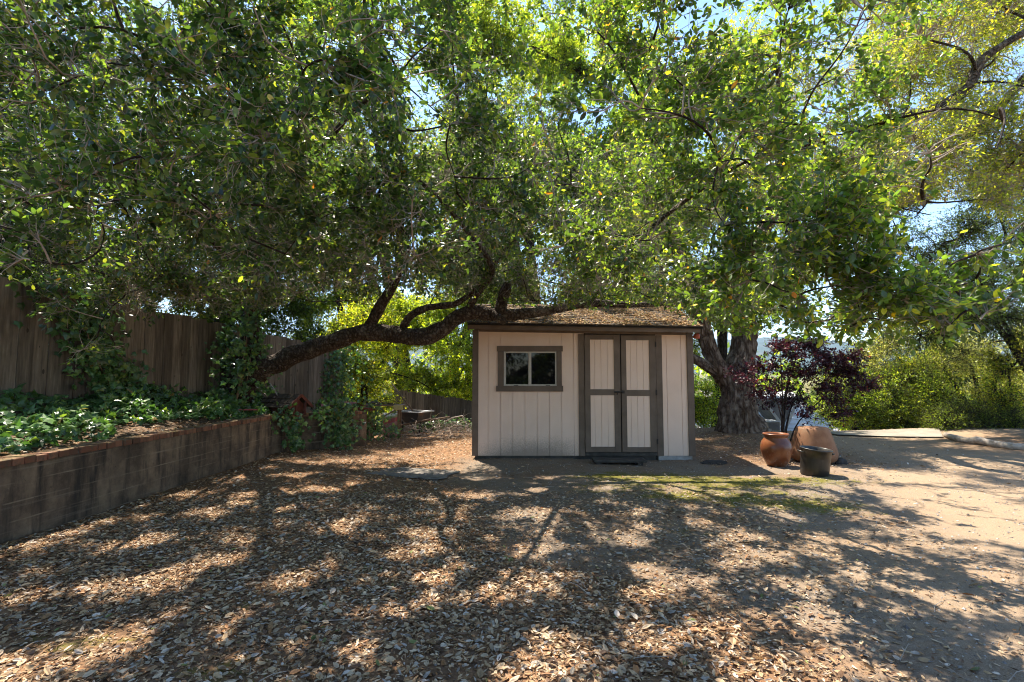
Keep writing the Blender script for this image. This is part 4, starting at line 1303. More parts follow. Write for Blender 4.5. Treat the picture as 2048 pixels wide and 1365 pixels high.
def keepB(p):
    d = np.maximum(p[:, 1], .3); slope = (p[:, 2] - HC) / d; px = 1024 + 1000 * p[:, 0] / d
    low = np.interp(px, [1000, 1200, 1500, 1700, 1760, 1800, 1950, 2048, 2400], [.14, .12, .10, .10, .14, .34, .36, .28, .28])
    gap = ((px > 1720) & (px < 1765) & (slope > .70)) | ((px > 1840) & (px < 1860) & (slope > .44) & (slope < .5))
    return (slope > low) & ~gap & ~(glade(p) & (sungap(p) < .7))
PAL_B = [(0.12, 0.17, 0.025), (0.18, 0.23, 0.03), (0.27, 0.29, 0.04), (0.36, 0.34, 0.05), (0.30, 0.17, 0.05), (0.07, 0.11, 0.02)]
crown(oakB, skB, clB, 24000, 8, 0.056, PAL_B, (24, 26, 22, 10, .8, 10), T_MID, M['leaf'], 12, M['twig'], branch_r=.035, sub_r=.011, twig_r=.003, ratio=.42, twig_len=(.2, .5), keep=keepB, droop=.25, bare=.06, sub_div=12, branch_mat=M['bark_dark'])

# ------------------------------------------------------------------ background trees and bushes
def bush(name, label, cat, base, clumps, n_twig, leaf_len, pal, wts, seed, per=8, mat='leaf_far', tmpl=T_FAR, bark='bark_dark', r0=.12, group=None, keep=None, ratio=.5, twl=(.2, .5), stems=3, zf=None, droop=.1, br=.03):
    root = empty(name, base, label, cat, group)
    n_twig = int(n_twig * 1.9)
    rg = np.random.default_rng(seed)
    C = np.array([c[0] for c in clumps]); ctr = C.mean(0)
    limbs = []; sk = []
    for i in range(stems):
        tgt = C[rg.integers(0, len(C))] * .5 + ctr * .5
        b0 = np.array(base) + rg.normal(0, r0 * .6, 3) * np.array([1, 1, 0]); b0[2] = base[2] - .1
        mid = b0 * .55 + tgt * .45 + rg.normal(0, .15, 3)
        limbs.append(([tuple(b0), tuple(mid), tuple(tgt)], [r0, r0 * .7, r0 * .3]))
        sk.append(resample(*limbs[-1])[0])
    rough_limb(limbs, 'trunk', M[bark], root, 10, .1, 3)
    crown(root, np.concatenate(sk), clumps, n_twig, per, leaf_len, pal, wts, tmpl, M[mat], seed + 1, M['twig'] if bark != 'bark_dark' else M[bark], branch_r=br, sub_r=.01, twig_r=.004, ratio=ratio, twig_len=twl, keep=keep, sub_div=16, droop=droop)
    return root
def back_light(p):
    # keeps the sun on the lime shrubs and the low fence left of the shed
    h = (p[:, 2] - .4) / 1.88; xl = p[:, 0] + .5 * h; yl = p[:, 1] - .866 * h
    return ~((xl > -5.0) & (xl < 1.0) & (yl > 11.5) & (yl < 21) & (p[:, 2] > 4.5) & (sungap(p * .45) < .8))
def CL(n, xr, yr, zr, rr_, seed, zf=.7, mind=.8):
    l = []
    add_clumps(l, n, xr, yr, zr, rr_, zf, rg=np.random.default_rng(seed), mind=mind)
    return l
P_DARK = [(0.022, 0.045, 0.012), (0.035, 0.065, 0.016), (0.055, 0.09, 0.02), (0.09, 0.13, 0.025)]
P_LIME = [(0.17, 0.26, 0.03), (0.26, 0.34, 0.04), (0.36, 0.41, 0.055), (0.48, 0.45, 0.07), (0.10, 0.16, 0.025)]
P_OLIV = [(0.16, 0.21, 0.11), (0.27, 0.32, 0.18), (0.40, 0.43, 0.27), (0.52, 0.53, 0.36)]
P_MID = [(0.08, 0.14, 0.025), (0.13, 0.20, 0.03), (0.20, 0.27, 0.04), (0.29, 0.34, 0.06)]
bush('dense_tree', 'dark tree rising behind the tall fence at the far left edge', 'tree', (-9.0, 7.5, .8), CL(26, (-11.5, -7.0), (4.5, 10.5), (1.8, 5.2), (1.0, 1.5), 31), 4200, .085, P_DARK, (4, 4, 3, 1), 41, r0=.25)
bush('dense_tree', 'dark tree behind the fence and the leaning oak trunk', 'tree', (-7.6, 12.5, .6), CL(30, (-10.5, -5.4), (10.5, 15), (1.2, 8.0), (1.1, 1.7), 32), 5200, .09, P_DARK, (3, 4, 4, 2), 42, r0=.25)
bush('dense_tree', 'tall mid green tree behind the lower fence left of the shed', 'tree', (-5.6, 18.5, -1.2), CL(38, (-9.0, -2.2), (16.5, 21), (.5, 15.0), (1.4, 2.1), 33), 7500, .12, P_MID, (2, 4, 4, 3), 43, r0=.3, keep=back_light)
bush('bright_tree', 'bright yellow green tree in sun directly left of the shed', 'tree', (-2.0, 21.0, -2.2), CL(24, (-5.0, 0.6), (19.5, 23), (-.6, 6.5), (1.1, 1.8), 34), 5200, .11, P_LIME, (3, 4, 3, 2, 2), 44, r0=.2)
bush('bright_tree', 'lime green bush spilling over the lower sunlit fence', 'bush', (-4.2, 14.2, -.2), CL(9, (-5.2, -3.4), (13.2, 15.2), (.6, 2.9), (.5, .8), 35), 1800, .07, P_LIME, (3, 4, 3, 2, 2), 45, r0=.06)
bush('tall_tree', 'tall green tree right behind the shed roof', 'tree', (1.5, 16.5, -1.2), CL(48, (-2.6, 5.2), (14.5, 19.5), (1.6, 15.5), (1.3, 1.9), 36), 14500, .115, P_MID, (4, 4, 3, 2), 46, r0=.3)
bush('bright_tree', 'bright bush seen between the shed and the big oak trunk', 'bush', (5.4, 15.0, -1.5), CL(6, (4.5, 6.1), (14.2, 16), (-.1, 2.6), (.45, .8), 37), 1100, .075, P_LIME, (3, 4, 3, 1, 3), 47, r0=.06)
bush('tall_tree', 'tall yellow green tree far behind the big oak crown', 'tree', (8.0, 19.5, -2.5), CL(16, (4.5, 11.5), (17.5, 22), (2.2, 10.0), (1.2, 1.9), 38), 2600, .11, P_LIME, (3, 4, 3, 1, 4), 48, r0=.3,
     keep=lambda p: ((p[:, 2] - HC) / p[:, 1] > .09) & ~(((1024 + 1000 * p[:, 0] / p[:, 1]) > 1690)))
bush('dark_tree', 'dark dense tree hanging over the drive at the right edge', 'tree', (13.2, 12.0, 0), CL(26, (9.4, 14.5), (10.5, 13.5), (2.3, 6.0), (.7, 1.1), 39), 5600, .06, P_DARK, (3, 4, 3, 2), 49, r0=.09, mat='leaf', ratio=.4, stems=2)
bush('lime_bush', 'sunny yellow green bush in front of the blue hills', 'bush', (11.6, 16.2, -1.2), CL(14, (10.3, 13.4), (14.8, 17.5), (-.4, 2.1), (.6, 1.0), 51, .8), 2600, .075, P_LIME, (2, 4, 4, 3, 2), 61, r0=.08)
bush('shady_shrub', 'round green shrub at the far edge of the drive', 'bush', (9.0, 13.4, -.1), CL(12, (8.5, 11.8), (13.0, 14.6), (.2, 1.35), (.4, .65), 52, .8), 2200, .055, P_MID, (4, 4, 3, 2), 62, r0=.05)
bush('olive_bush', 'grey green bush spreading widely behind the juniper', 'bush', (13.6, 14.8, -.3), CL(18, (10.8, 16.5), (13.4, 16.0), (.5, 2.75), (.6, 1.0), 53, .75), 4200, .06, P_OLIV, (3, 4, 3, 2), 63, r0=.1)
bush('low_juniper', 'low spreading juniper at the right side of the drive', 'shrub', (10.6, 11.9, .02), CL(10, (9.9, 11.9), (11.5, 12.4), (.08, .42), (.22, .36), 54, .7, .3), 1500, .05, [(0.10, 0.16, 0.02), (0.16, 0.22, 0.03), (0.05, 0.08, 0.02)], (3, 2, 4), 64, r0=.03, ratio=.25, tmpl=T_FAR)
bush('small_bush', 'thin leafy branches of a small tree at the right frame edge', 'bush', (12.3, 12.3, .1), CL(8, (11.6, 13.2), (11.6, 12.8), (.5, 2.2), (.3, .5), 55, .8, .4), 500, .06, P_LIME, (2, 4, 4, 3, 2), 65, r0=.06, stems=5)
bush('dense_tree', 'tall dark tree far behind the left fence boards', 'tree', (-15.0, 14.0, .5), CL(48, (-21, -8.5), (15, 20), (1.5, 15.5), (1.5, 2.2), 81), 8000, .13, P_DARK, (3, 4, 4, 2), 91, r0=.3)
bush('tall_tree', 'broad green tree filling the view above the left end of the shed', 'tree', (-4.0, 25.0, -2.8), CL(40, (-14, 3.5), (23, 28), (1.0, 21.0), (1.8, 2.8), 82), 5000, .16, P_MID, (3, 4, 4, 3), 92, r0=.4, keep=back_light)
bush('tall_tree', 'tall green tree behind the shed and the forked oak', 'tree', (6.0, 26.0, -2.8), CL(34, (2.0, 15.5), (24, 28), (2.0, 20.0), (1.8, 2.6), 83), 7000, .17, P_MID, (3, 4, 4, 3), 93, r0=.4, keep=lambda p: (1024 + 1000 * p[:, 0] / p[:, 1]) < np.where((p[:, 2] - HC) / p[:, 1] > .2, 1900, 1640))
bush('dark_tree', 'dark evergreen standing beyond the shrubs at the right frame edge', 'tree', (20.0, 18.0, -1), CL(14, (15.5, 24), (16.5, 20), (.5, 5.0), (1.3, 2.0), 84), 3000, .12, P_DARK, (3, 4, 3, 2), 94, r0=.3)
# trees behind the photographer, seen only as the dark reflection in the shed window
bush('dense_tree', 'dense green tree behind the viewpoint, mirrored in the shed window', 'tree', (-2.0, -9.0, 0), CL(34, (-12, 12), (-11, -8), (.4, 7.5), (1.6, 2.2), 56), 3800, .2, P_DARK, (3, 4, 3, 2), 66, r0=.3)

rgw = np.random.default_rng(300)
n = 42000
x = rgw.uniform(-60, 70, n); y = rgw.uniform(32, 60, n)
hgt = 5.5 + 2.5 * np.sin(x * .35) * np.sin(y * .3 + x * .1) + 1.5 * np.sin(x * 1.1 + y)
px = 1024 + 1000 * x / y
hgt = np.where((px > 1600) & (px < 1950), np.minimum(hgt, 2.6 + .8 * np.sin(x * .8)), hgt)
lump = .72 + .28 * np.abs(np.sin(x * .9 + np.sin(y)) * np.sin(y * .8 + 1))
z = -3.1 + hgt * lump * rgw.random(n) ** .6
ax = rgw.normal(0, 1, (n, 3)); nm = rgw.normal(0, .6, (n, 3)) + np.array([0, -.3, 1.0])
ln = rgw.uniform(.3, .7, n)
col = leaf_colors(n, P_MID + P_DARK, (3, 4, 4, 3, 2, 3, 3, 2), .2, rgw)
fw_ = leaf_cloud('distant_wood', np.stack([x, y, z], -1), ax, nm, ln, ln * .6, T_FAR, col, M['leaf_far'])
tag(fw_, 'far wooded slope seen through gaps between the nearer trees', 'woodland', kind='stuff')

# ------------------------------------------------------------------ purple leaved shrub behind the pots
pur = empty('purple_shrub', (4.72, 8.75, 0), 'slender multi stemmed shrub with dark purple leaves behind the pots', 'shrub')
stems = []
rdp = random.Random(9)
for px, py in ((1560, 700), (1585, 720), (1600, 690), (1625, 740), (1650, 700), (1540, 760), (1680, 770), (1615, 650)):
    top = W(px, py, 8.8 + rdp.uniform(-.3, .3))
    b0 = Vector((4.70 + rdp.uniform(-.05, .05), 8.75 + rdp.uniform(-.05, .05), -.05))
    mid = b0.lerp(top, .5) + Vector(((4.75 - top.x) * .25, 0, 0))
    stems.append(([tuple(b0), tuple(mid), tuple(top)], [.016, .011, .005]))
rough_limb(stems, 'stems', M['bark_dark'], pur, 8, .08, 5)
clp = []
for px, py, r in ((1570, 700, .3), (1640, 720, .34), (1530, 735, .25), (1600, 745, .3), (1690, 745, .26), (1500, 760, .2), (1660, 775, .22), (1725, 775, .2), (1560, 770, .2), (1620, 690, .25), (1700, 715, .2), (1590, 800, .2), (1550, 805, .16), (1630, 815, .16), (1530, 785, .2), (1660, 800, .18), (1600, 835, .12), (1680, 830, .14), (1480, 745, .16)):
    p = W(px, py, 8.8 + rdp.uniform(-.35, .35)); clp.append((np.array(p), np.array([r, r, r * .38])))
crown(pur, np.concatenate([resample(*s, step=.1)[0] for s in stems]), clp, 2100, 7, .048, [(0.030, 0.011, 0.018), (0.048, 0.017, 0.026), (0.075, 0.026, 0.032), (0.20, 0.04, 0.035)], (4, 4, 3, .5), T_MID, M['purple'], 71, M['bark_dark'], name='crown',
      branch_r=.006, sub_r=.0035, twig_r=.002, ratio=.6, twig_len=(.08, .25), sub_div=10, droop=.05)

# ------------------------------------------------------------------ ivy
def ivy_leaves(name, pts, nrml, size, seed, parent=None, hang=None, label=None, cat=None, kind=None, origin=None):
    rg = np.random.default_rng(seed)
    N = len(pts)
    ax = rg.normal(0, 1, (N, 3)) + (np.array(hang) if hang is not None else 0)
    nm = nrml + rg.normal(0, .35, (N, 3))
    ln = size * rg.uniform(.55, 1.25, N)
    col = leaf_colors(N, [(0.05, 0.11, 0.04), (0.07, 0.155, 0.05), (0.11, 0.21, 0.06), (0.19, 0.28, 0.06), (0.24, 0.17, 0.05)], (3, 4, 3, 1, .12), .2, rg)
    o = leaf_cloud(name, pts, ax, nm, ln, ln * .95, T_IVY, col, M['ivy'], parent, smooth=False, origin=origin)
    return tag(o, label, cat, None, kind)
rgi = np.random.default_rng(90)
# ground cover on the terrace
n = 5200
yy = rgi.uniform(1.5, 10.2, n)
fx = fence_x(yy)
edge_i = -4.72 - .18 * np.sin(yy * 2.1) - .12 * np.sin(yy * 5.3) + np.clip((yy - 7.6) * .22, 0, .35)
edge_i = np.maximum(edge_i, fx + .25)
xx = fx + (edge_i - fx) * rgi.random(n) ** .8
zz = terr_z(xx, yy) + .05 + .16 * rgi.random(n) * np.clip((edge_i - xx) * 3, .2, 1) + .10 * (np.sin(xx * 6 + yy * 2) * .5 + .5) * np.clip((edge_i - xx) * 2, 0, 1)
pts = np.stack([xx, yy, zz], -1)
ivy_leaves('ivy_ground_cover', pts, np.tile([.35, -.25, 1.0], (n, 1)), .095, 91, label='thick ivy carpeting the terrace between the brick capped wall and the fence', cat='ivy', kind='stuff', hang=(.3, -.2, -.1))
def vine(label, path, width, n, normal, size, seed, thick=.10, hang=(0, 0, -.8), zmin=None):
    """path: list of (x,y,z); leaves scattered round it with the given half width"""
    rg = np.random.default_rng(seed)
    root = empty('ivy_vine', path[0], label, 'ivy')
    P = np.array(path, dtype=float)
    seg = np.linalg.norm(np.diff(P, axis=0), axis=1); cum = np.concatenate([[0], np.cumsum(seg)])
    s = rg.random(n) * cum[-1]
    base = np.stack([np.interp(s, cum, P[:, k]) for k in range(3)], -1)
    wv = np.interp(s, cum, width)
    nm = nrm(np.array([normal], dtype=float))
    side = nrm(np.cross(nm, np.array([[0, 0, 1.0]])))
    base = base + side * (rg.normal(0, .5, (n, 1)) * wv[:, None]) + nm * (rg.random((n, 1)) * thick + .02) + np.array([0, 0, 1.0]) * rg.normal(0, .5, (n, 1)) * wv[:, None] * .5
    ivy_leaves('leaves', base, np.tile(nm + np.array([[0, 0, .45]]), (n, 1)), size, seed + 1, root, hang)
    st_ = []
    for i in range(4):
        off = rg.normal(0, .25, 3) * np.array([1, 1, .3]) * np.array(side[0]) * np.mean(width)
        st_.append(([tuple(np.array(p) + off + nm[0] * .02 + rg.normal(0, .02, 3)) for p in path], [.008] * len(path)))
    rough_limb(st_, 'stems', M['pole'], root, 6, .1, 5, 4)
    return root
fn = (0.973, -0.23, 0)
vine('dark ivy wrapped round the trunk of the leaning oak', [tuple(W(480, 800, 8.62)), tuple(W(492, 730, 8.58)), tuple(W(498, 650, 8.62)), tuple(W(500, 560, 8.62))], [.5, .42, .36, .3], 650, (.45, -.9, 0), .085, 108, .18)
def FP(y, z): return (fence_x(y) + .03, y, z)
vine('ivy climbing the near end of the tall fence to its top', [FP(7.35, .9), FP(7.0, 1.3), FP(6.75, 1.7), FP(6.6, 2.1), FP(6.35, 2.45)], [.5, .45, .4, .42, .55], 900, fn, .10, 101)
vine('dark ivy mass on the tall fence around the oak trunk', [FP(9.6, .8), FP(9.3, 1.3), FP(9.0, 1.8), FP(8.9, 2.2)], [.7, .6, .4, .3], 700, fn, .09, 102)
vine('ivy on the fence beyond the red roofed hutch', [FP(11.8, .5), FP(12.0, 1.0), FP(12.2, 1.6), FP(12.4, 2.1)], [.8, .8, .7, .6], 1000, (.6, -.8, 0), .085, 103, .25)
vine('pale ivy spilling over the corner of the retaining wall', [(-4.05, 9.0, .80), (-3.98, 8.98, .6), (-3.93, 8.98, .35), (-3.86, 9.0, .1)], [.28, .24, .18, .10], 190, (.55, -.83, 0), .09, 104, .10)
vine('dense ivy curtain hanging down the short end of the retaining wall', [(-3.3, 9.55, .86), (-3.3, 9.5, .6), (-3.25, 9.5, .35), (-3.2, 9.5, .08)], [.42, .42, .38, .34], 620, (.55, -.83, 0), .08, 105, .16)
vine('ivy tangle between the wall end and the soil bag', [(-2.95, 10.2, .75), (-2.85, 10.4, .45), (-2.8, 10.6, .25), (-2.75, 10.9, .08)], [.35, .4, .45, .5], 260, (.4, -.9, .2), .075, 106, .2)
vine('yellow green ivy over the ground beside the wheelbarrow', [(-2.2, 12.2, .1), (-1.8, 12.3, .12), (-1.3, 12.3, .12), (-.9, 12.2, .1)], [.35, .3, .3, .3], 420, (.1, -.5, 1.0), .075, 107, .12, (0, 0, 0))

# ------------------------------------------------------------------ junk at the end of the wall
M['redwood'] = simple_mat('faded_red_boards', (0.07, 0.025, 0.018), (0.17, 0.055, 0.038), 8, .8)
M['redroof'] = simple_mat('faded_red_sheet', (0.22, 0.05, 0.05), (0.36, 0.12, 0.12), 4, .7)
hut = empty('wooden_hutch', (-3.95, 9.6, .66), 'low wooden hutch with dark shingle roof and red gable behind the wall corner', 'hutch')
hm_ = Matrix.Translation((-4.36, 9.42, .66)) @ Matrix.Rotation(math.radians(-28), 4, 'Z') @ Matrix.Diagonal((1, 1, 1.2, 1))
mb = MB()
for s in (-1, 1):
    pass
mb.add([hm_ @ Vector(p) for p in [(-.5, -.17, 0), (.5, -.17, 0), (.5, .17, 0), (-.5, .17, 0), (-.5, -.17, .14), (.5, -.17, .14), (.5, .17, .14), (-.5, .17, .14), (-.5, 0, .26), (.5, 0, .26)]],
       [(0, 1, 5, 4), (1, 2, 6, 9, 5), (2, 3, 7, 6), (3, 0, 4, 8, 7)])
mb.build('body', M['redwood'], hut)
mb = MB()
for s in (-1, 1):
    for r in range(3):
        for c in range(7):
            x0 = -.58 + c * .166 + random.uniform(-.01, .01)
            y0 = s * (.26 - r * .085); y1 = s * max(0, .26 - (r + 1.3) * .085)
            z0 = .115 + r * .062; z1 = .115 + (r + 1.3) * .062
            v_ = [(x0, y0, z0 + .012), (x0 + .16, y0, z0 + .012 + random.uniform(0, .01)), (x0 + .16, y1, z1), (x0, y1, z1)]
            lo_ = [(p[0], p[1], p[2] - .012) for p in v_]
            mb.add([hm_ @ Vector(p) for p in v_ + lo_], [(0, 1, 2, 3), (7, 6, 5, 4), (0, 4, 5, 1), (1, 5, 6, 2), (3, 2, 6, 7), (0, 3, 7, 4)])
mb.build('roof', M['shingle'], hut)
mb = MB()
for s in (-1, 1):
    mb.bar(hm_ @ Vector((.6, s * .26, .115)), hm_ @ Vector((.6, 0, .305)), .02, .05)
mb.bar(hm_ @ Vector((.59, -.1, 0)), hm_ @ Vector((.59, -.1, .2)), .03); mb.bar(hm_ @ Vector((.59, .1, 0)), hm_ @ Vector((.59, .1, .2)), .03)
mb.build('gable_trim', M['redwood'], hut)
rs = empty('red_cover', (-3.2, 9.9, .70), 'faded red sheet lying on boards on top of the wall end', 'cover')
MB().bar((-3.75, 9.85, .74), (-2.85, 10.2, .72), .30, .03).bar((-3.65, 9.95, .70), (-2.8, 10.3, .685), .25, .03).build('boards', M['redwood'], rs)
mb = MB()
g = []
for i in range(13):
    t = i / 12
    for k in range(4):
        g.append((-3.7 + t * .75 + k * -.06, 9.78 + t * .26 + k * .12, .775 + .03 * math.sin(t * 9 + k) + .01 * k + (.04 * math.exp(-((t - .75) / .15) ** 2))))
gl = [(x, y, z - .008) for x, y, z in g]
fs = []
for i in range(12):
    for k in range(3):
        a = i * 4 + k
        fs += [(a, a + 4, a + 5, a + 1), (52 + a, 52 + a + 1, 52 + a + 5, 52 + a + 4)]
mb.add(g + gl, fs)
mb.build('sheet', M['redroof'], rs, smooth=True)
tb = empty('potting_bench', (-2.75, 11.2, 0), 'old wooden bench top with a small pale sign at its end', 'bench')
mb = MB().bar((-3.25, 11.2, .72), (-2.38, 11.2, .72), .3, .03); mb.build('tabletop', M['pole'], tb)
for xx in (-3.15, -2.5):
    for yy_ in (11.1, 11.3):
        MB().bar((xx, yy_, 0), (xx, yy_, .70), .04).build('leg', M['pole'], tb)
MB().bar((-3.15, 11.08, .30), (-2.5, 11.08, .66), .03).build('brace', M['pole'], tb)
MB().box(-2.60, -2.40, 11.03, 11.045, .63, .735).build('sign', simple_mat('pale_sign', (.35, .33, .16), (.48, .46, .26), 9), tb)
ts = MB()
for i in range(5):
    ts.bar((-3.2 + i * .12, 11.12, .75 + .02 * (i % 2)), (-3.1 + i * .13, 11.32, .80 - .015 * i), .10, .015)
tag(ts.build('broken_tiles', M['shingle']), 'heap of broken grey tiles on the old bench top', 'tiles')
MB
shv = empty('leaning_shovel', (-2.35, 11.75, .1), 'long handled shovel leaning diagonally against the shrubs above the wheelbarrow', 'shovel')
a = W(826, 822, 11.9); b_ = W(784, 768, 12.2)
MB().tube([a, a.lerp(b_, .5), b_], [.018, .017, .016], 10).build('handle', M['pole'], shv, smooth=True)
mb = MB(); c = W(830, 829, 11.85)
mb.bar(a, c, .16, .01); mb.bar(c, c + (c - a) * .7, .10, .01)
mb.build('blade', M['iron'], shv)
pl = MB()
for (x0, y0, x1, y1, d0, d1) in ((507, 770, 535, 793, 9.4, 9.3), (512, 777, 530, 793, 9.4, 9.3), (540, 768, 556, 792, 9.8, 9.4)):
    pl.bar(W(x0, y0, d0), W(x1, y1, d1), .035, .02)
tag(pl.build('slat_bundle', M['twig']), 'bundle of pale narrow slats leaning behind the hutch', 'slats')
tag(MB().bar((-4.85, 8.2, .83), (-4.45, 8.75, .79), .12, .02).build('red_board', M['redroof']), 'faded red board lying among the ivy behind the brick cap', 'board')
# soil bag
def bag():
    root = empty('soil_bag', (-2.80, 11.6, 0), 'upright pink and green plastic soil bag beside the wheelbarrow', 'bag')
    vs = []; fs = []
    nz_, na = 14, 28
    for i in range(nz_ + 1):
        t = i / nz_
        z = .50 * t
        wx = .165 * (1 - .25 * max(0, t - .75) * 4 * .3) * (1 + .05 * math.sin(t * 9)); wy = .10 * (1 - t ** 5 * .85) * (1 if t > .05 else .8)
        for k in range(na):
            a = 2 * math.pi * k / na
            cx = math.copysign(abs(math.cos(a)) ** .55, math.cos(a)) * wx
            cy_ = math.copysign(abs(math.sin(a)) ** .7, math.sin(a)) * wy
            cr = .012 * mnoise.noise(Vector((cx * 14, cy_ * 14, z * 12)))
            vs.append((-2.80 + cx + cr, 11.6 + cy_ + cr, z + (.03 * math.sin(a * 2 + 1) if i == nz_ else 0)))
    for i in range(nz_):
        for k in range(na):
            fs.append((i * na + k, i * na + (k + 1) % na, (i + 1) * na + (k + 1) % na, (i + 1) * na + k))
    fs.append(tuple(nz_ * na + k for k in range(na)))
    m, nt, b = new_mat('printed_plastic')
    g = nd(nt, 'ShaderNodeNewGeometry'); sx = nd(nt, 'ShaderNodeSeparateXYZ'); nt.links.new(g.outputs['Position'], sx.inputs[0])
    nz1 = noise_node(nt, 22, 3, .6, pos_vec(nt))
    hx_ = mathn(nt, 'ADD', sx.outputs['Z'], mathn(nt, 'MULTIPLY', mathn(nt, 'ADD', sx.outputs['X'], 2.8), -.28))
    r = ramp(nt, hx_, [(0, (.36, .22, .22)), (.27, (.40, .24, .24)), (.29, (.42, .10, .10)), (.36, (.42, .10, .10)), (.38, (.30, .31, .12)), (.44, (.34, .36, .18)), (.46, (.55, .52, .40))])
    r.color_ramp.interpolation = 'CONSTANT'
    gmask = mathn(nt, 'MULTIPLY', mathn(nt, 'GREATER_THAN', sx.outputs['X'], -2.79), mathn(nt, 'MULTIPLY', mathn(nt, 'LESS_THAN', sx.outputs['Z'], .25), mathn(nt, 'GREATER_THAN', sx.outputs['Z'], .08)))
    c = mixc(nt, gmask, r.outputs[0], (.10, .17, .08))
    c = mixc(nt, mathn(nt, 'MULTIPLY', mathn(nt, 'SUBTRACT', nz1.outputs[0], .58), 5, True), c, (.06, .05, .045))
    nt.links.new(c, b.inputs['Base Color']); b.inputs['Roughness'].default_value = .35
    MB().add(vs, fs).build('bag_body', m, root, smooth=True)
bag()
# wheelbarrow
def wheelbarrow():
    root = empty('wheelbarrow', (-2.3, 11.9, 0), 'old wheelbarrow with a dark rusty steel tray at the end of the yard', 'wheelbarrow')
    mt = Matrix.Translation((-2.28, 11.9, 0)) @ Matrix.Rotation(math.radians(-32), 4, 'Z')
    m = simple_mat('rusty_blue_steel', (.025, .03, .035), (.05, .055, .06), 3, .45, .2, c3=(.20, .10, .05))
    top = [(-.36, -.29), (.34, -.27), (.34, .27), (-.36, .29)]; bot = [(-.16, -.17), (.20, -.18), (.20, .18), (-.16, .17)]
    vs = [(x, y, .53) for x, y in top] + [(x, y, .27) for x, y in bot] + [(x * .96, y * .96, .53) for x, y in top] + [(x * .94, y * .94, .285) for x, y in bot]
    fs = []
    for i in range(4):
        j = (i + 1) % 4
        fs += [(i, i + 4, j + 4, j), (i + 8, j + 8, j + 12, i + 12), (i, j, j + 8, i + 8)]
    fs += [(4, 7, 6, 5), (12, 13, 14, 15)]
    MB().add([mt @ Vector(v) for v in vs], fs).build('tray', m, root, bevel=.01)
    rim = MB()
    rp = [mt @ Vector((x, y, .532)) for x, y in top]
    for i in range(4): rim.tube([rp[i], rp[(i + 1) % 4]], .012, 8)
    rim.build('rim', M['steel'], root, smooth=True)
    for s in (-1, 1):
        MB().tube([mt @ Vector((-.55, s * .08, .17)), mt @ Vector((-.1, s * .17, .25)), mt @ Vector((.80, s * .27, .42))], .018, 8).build('handle', M['pole'], root, smooth=True)
        MB().tube([mt @ Vector((.05, s * .2, .27)), mt @ Vector((.20, s * .22, .01)), mt @ Vector((.32, s * .22, .01)), mt @ Vector((.38, s * .24, .33))], .012, 8).build('leg', M['iron'], root, smooth=True)
    w = MB()
    pts = []
    for k in range(25):
        a = 2 * math.pi * k / 24
        pts.append(mt @ Vector((-.55 + .14 * math.cos(a), 0, .175 + .14 * math.sin(a))))
    w.tube(pts, .035, 10, caps=False)
    wo = w.build('wheel', M['black'], root, smooth=True)
    hb = MB().tube([mt @ Vector((-.55, -.09, .175)), mt @ Vector((-.55, .09, .175))], .012, 8)
    for k in range(5):
        a = 2 * math.pi * k / 5
        hb.bar(mt @ Vector((-.55, 0, .175)), mt @ Vector((-.55 + .12 * math.cos(a), 0, .175 + .12 * math.sin(a))), .02, .01)
    hb.build('rim', M['steel'], wo)
wheelbarrow()
# bent pale pipe and brush pile
pp = [W(888, 845, 11.9), W(905, 836, 11.9), W(925, 832, 11.9), W(928, 836, 11.8), W(932, 850, 11.8), W(930, 862, 11.7)]
tag(MB().tube(pp, .014, 8).build('bent_pipe', M['log'], smooth=True), 'thin bent pale pipe lying in the brush near the shed corner', 'pipe')
rgq = np.random.default_rng(77)
n = 260
c0 = np.stack([rgq.normal(-1.35, .42, n), rgq.normal(11.2, .35, n), np.abs(rgq.normal(.08, .12, n))], -1)
dd = nrm(rgq.normal(0, 1, (n, 3)) * np.array([1, 1, .45])) * rgq.uniform(.12, .5, (n, 1))
v, l_, s_ = tubes_arr(curved(c0, c0 + np.abs(dd) * np.array([1, 1, 1]) * np.sign(dd + np.array([0, 0, 9])), 5, rgq, .12, 0), np.linspace(.006, .002, 5)[None, :] * np.ones((n, 1)), 4)
tag(mesh_np('brush_pile', v, l_, s_, M['twig'], origin=(-1.35, 11.2, 0)), 'pile of dead twigs beside the left rear of the shed', 'brush', kind='stuff')
# log at right
lp = [(1883, 884, 10.6), (1905, 893, 10.2), (1930, 898, 9.9), (1952, 897, 9.7), (1975, 901, 9.5), (2010, 906, 9.2), (2050, 909, 9.0), (2110, 915, 8.7)]
lpw = []
for px, py, d in lp:
    x = (px - 1024) / 1000 * d
    lpw.append((x, d, float(ground_z(np.array(x), np.array(d))) + .05))
lpw[3] = (lpw[3][0], lpw[3][1] + .05, lpw[3][2] + .03)
lg = rough_limb([(lpw, [.05, .06, .062, .07, .062, .066, .065, .07])], 'fallen_log', M['log'], None, 18, .12, 4, origin=(9.4, 9.7, .1))
tag(lg, 'pale crooked fallen branch lying along the edge of the drive', 'log')

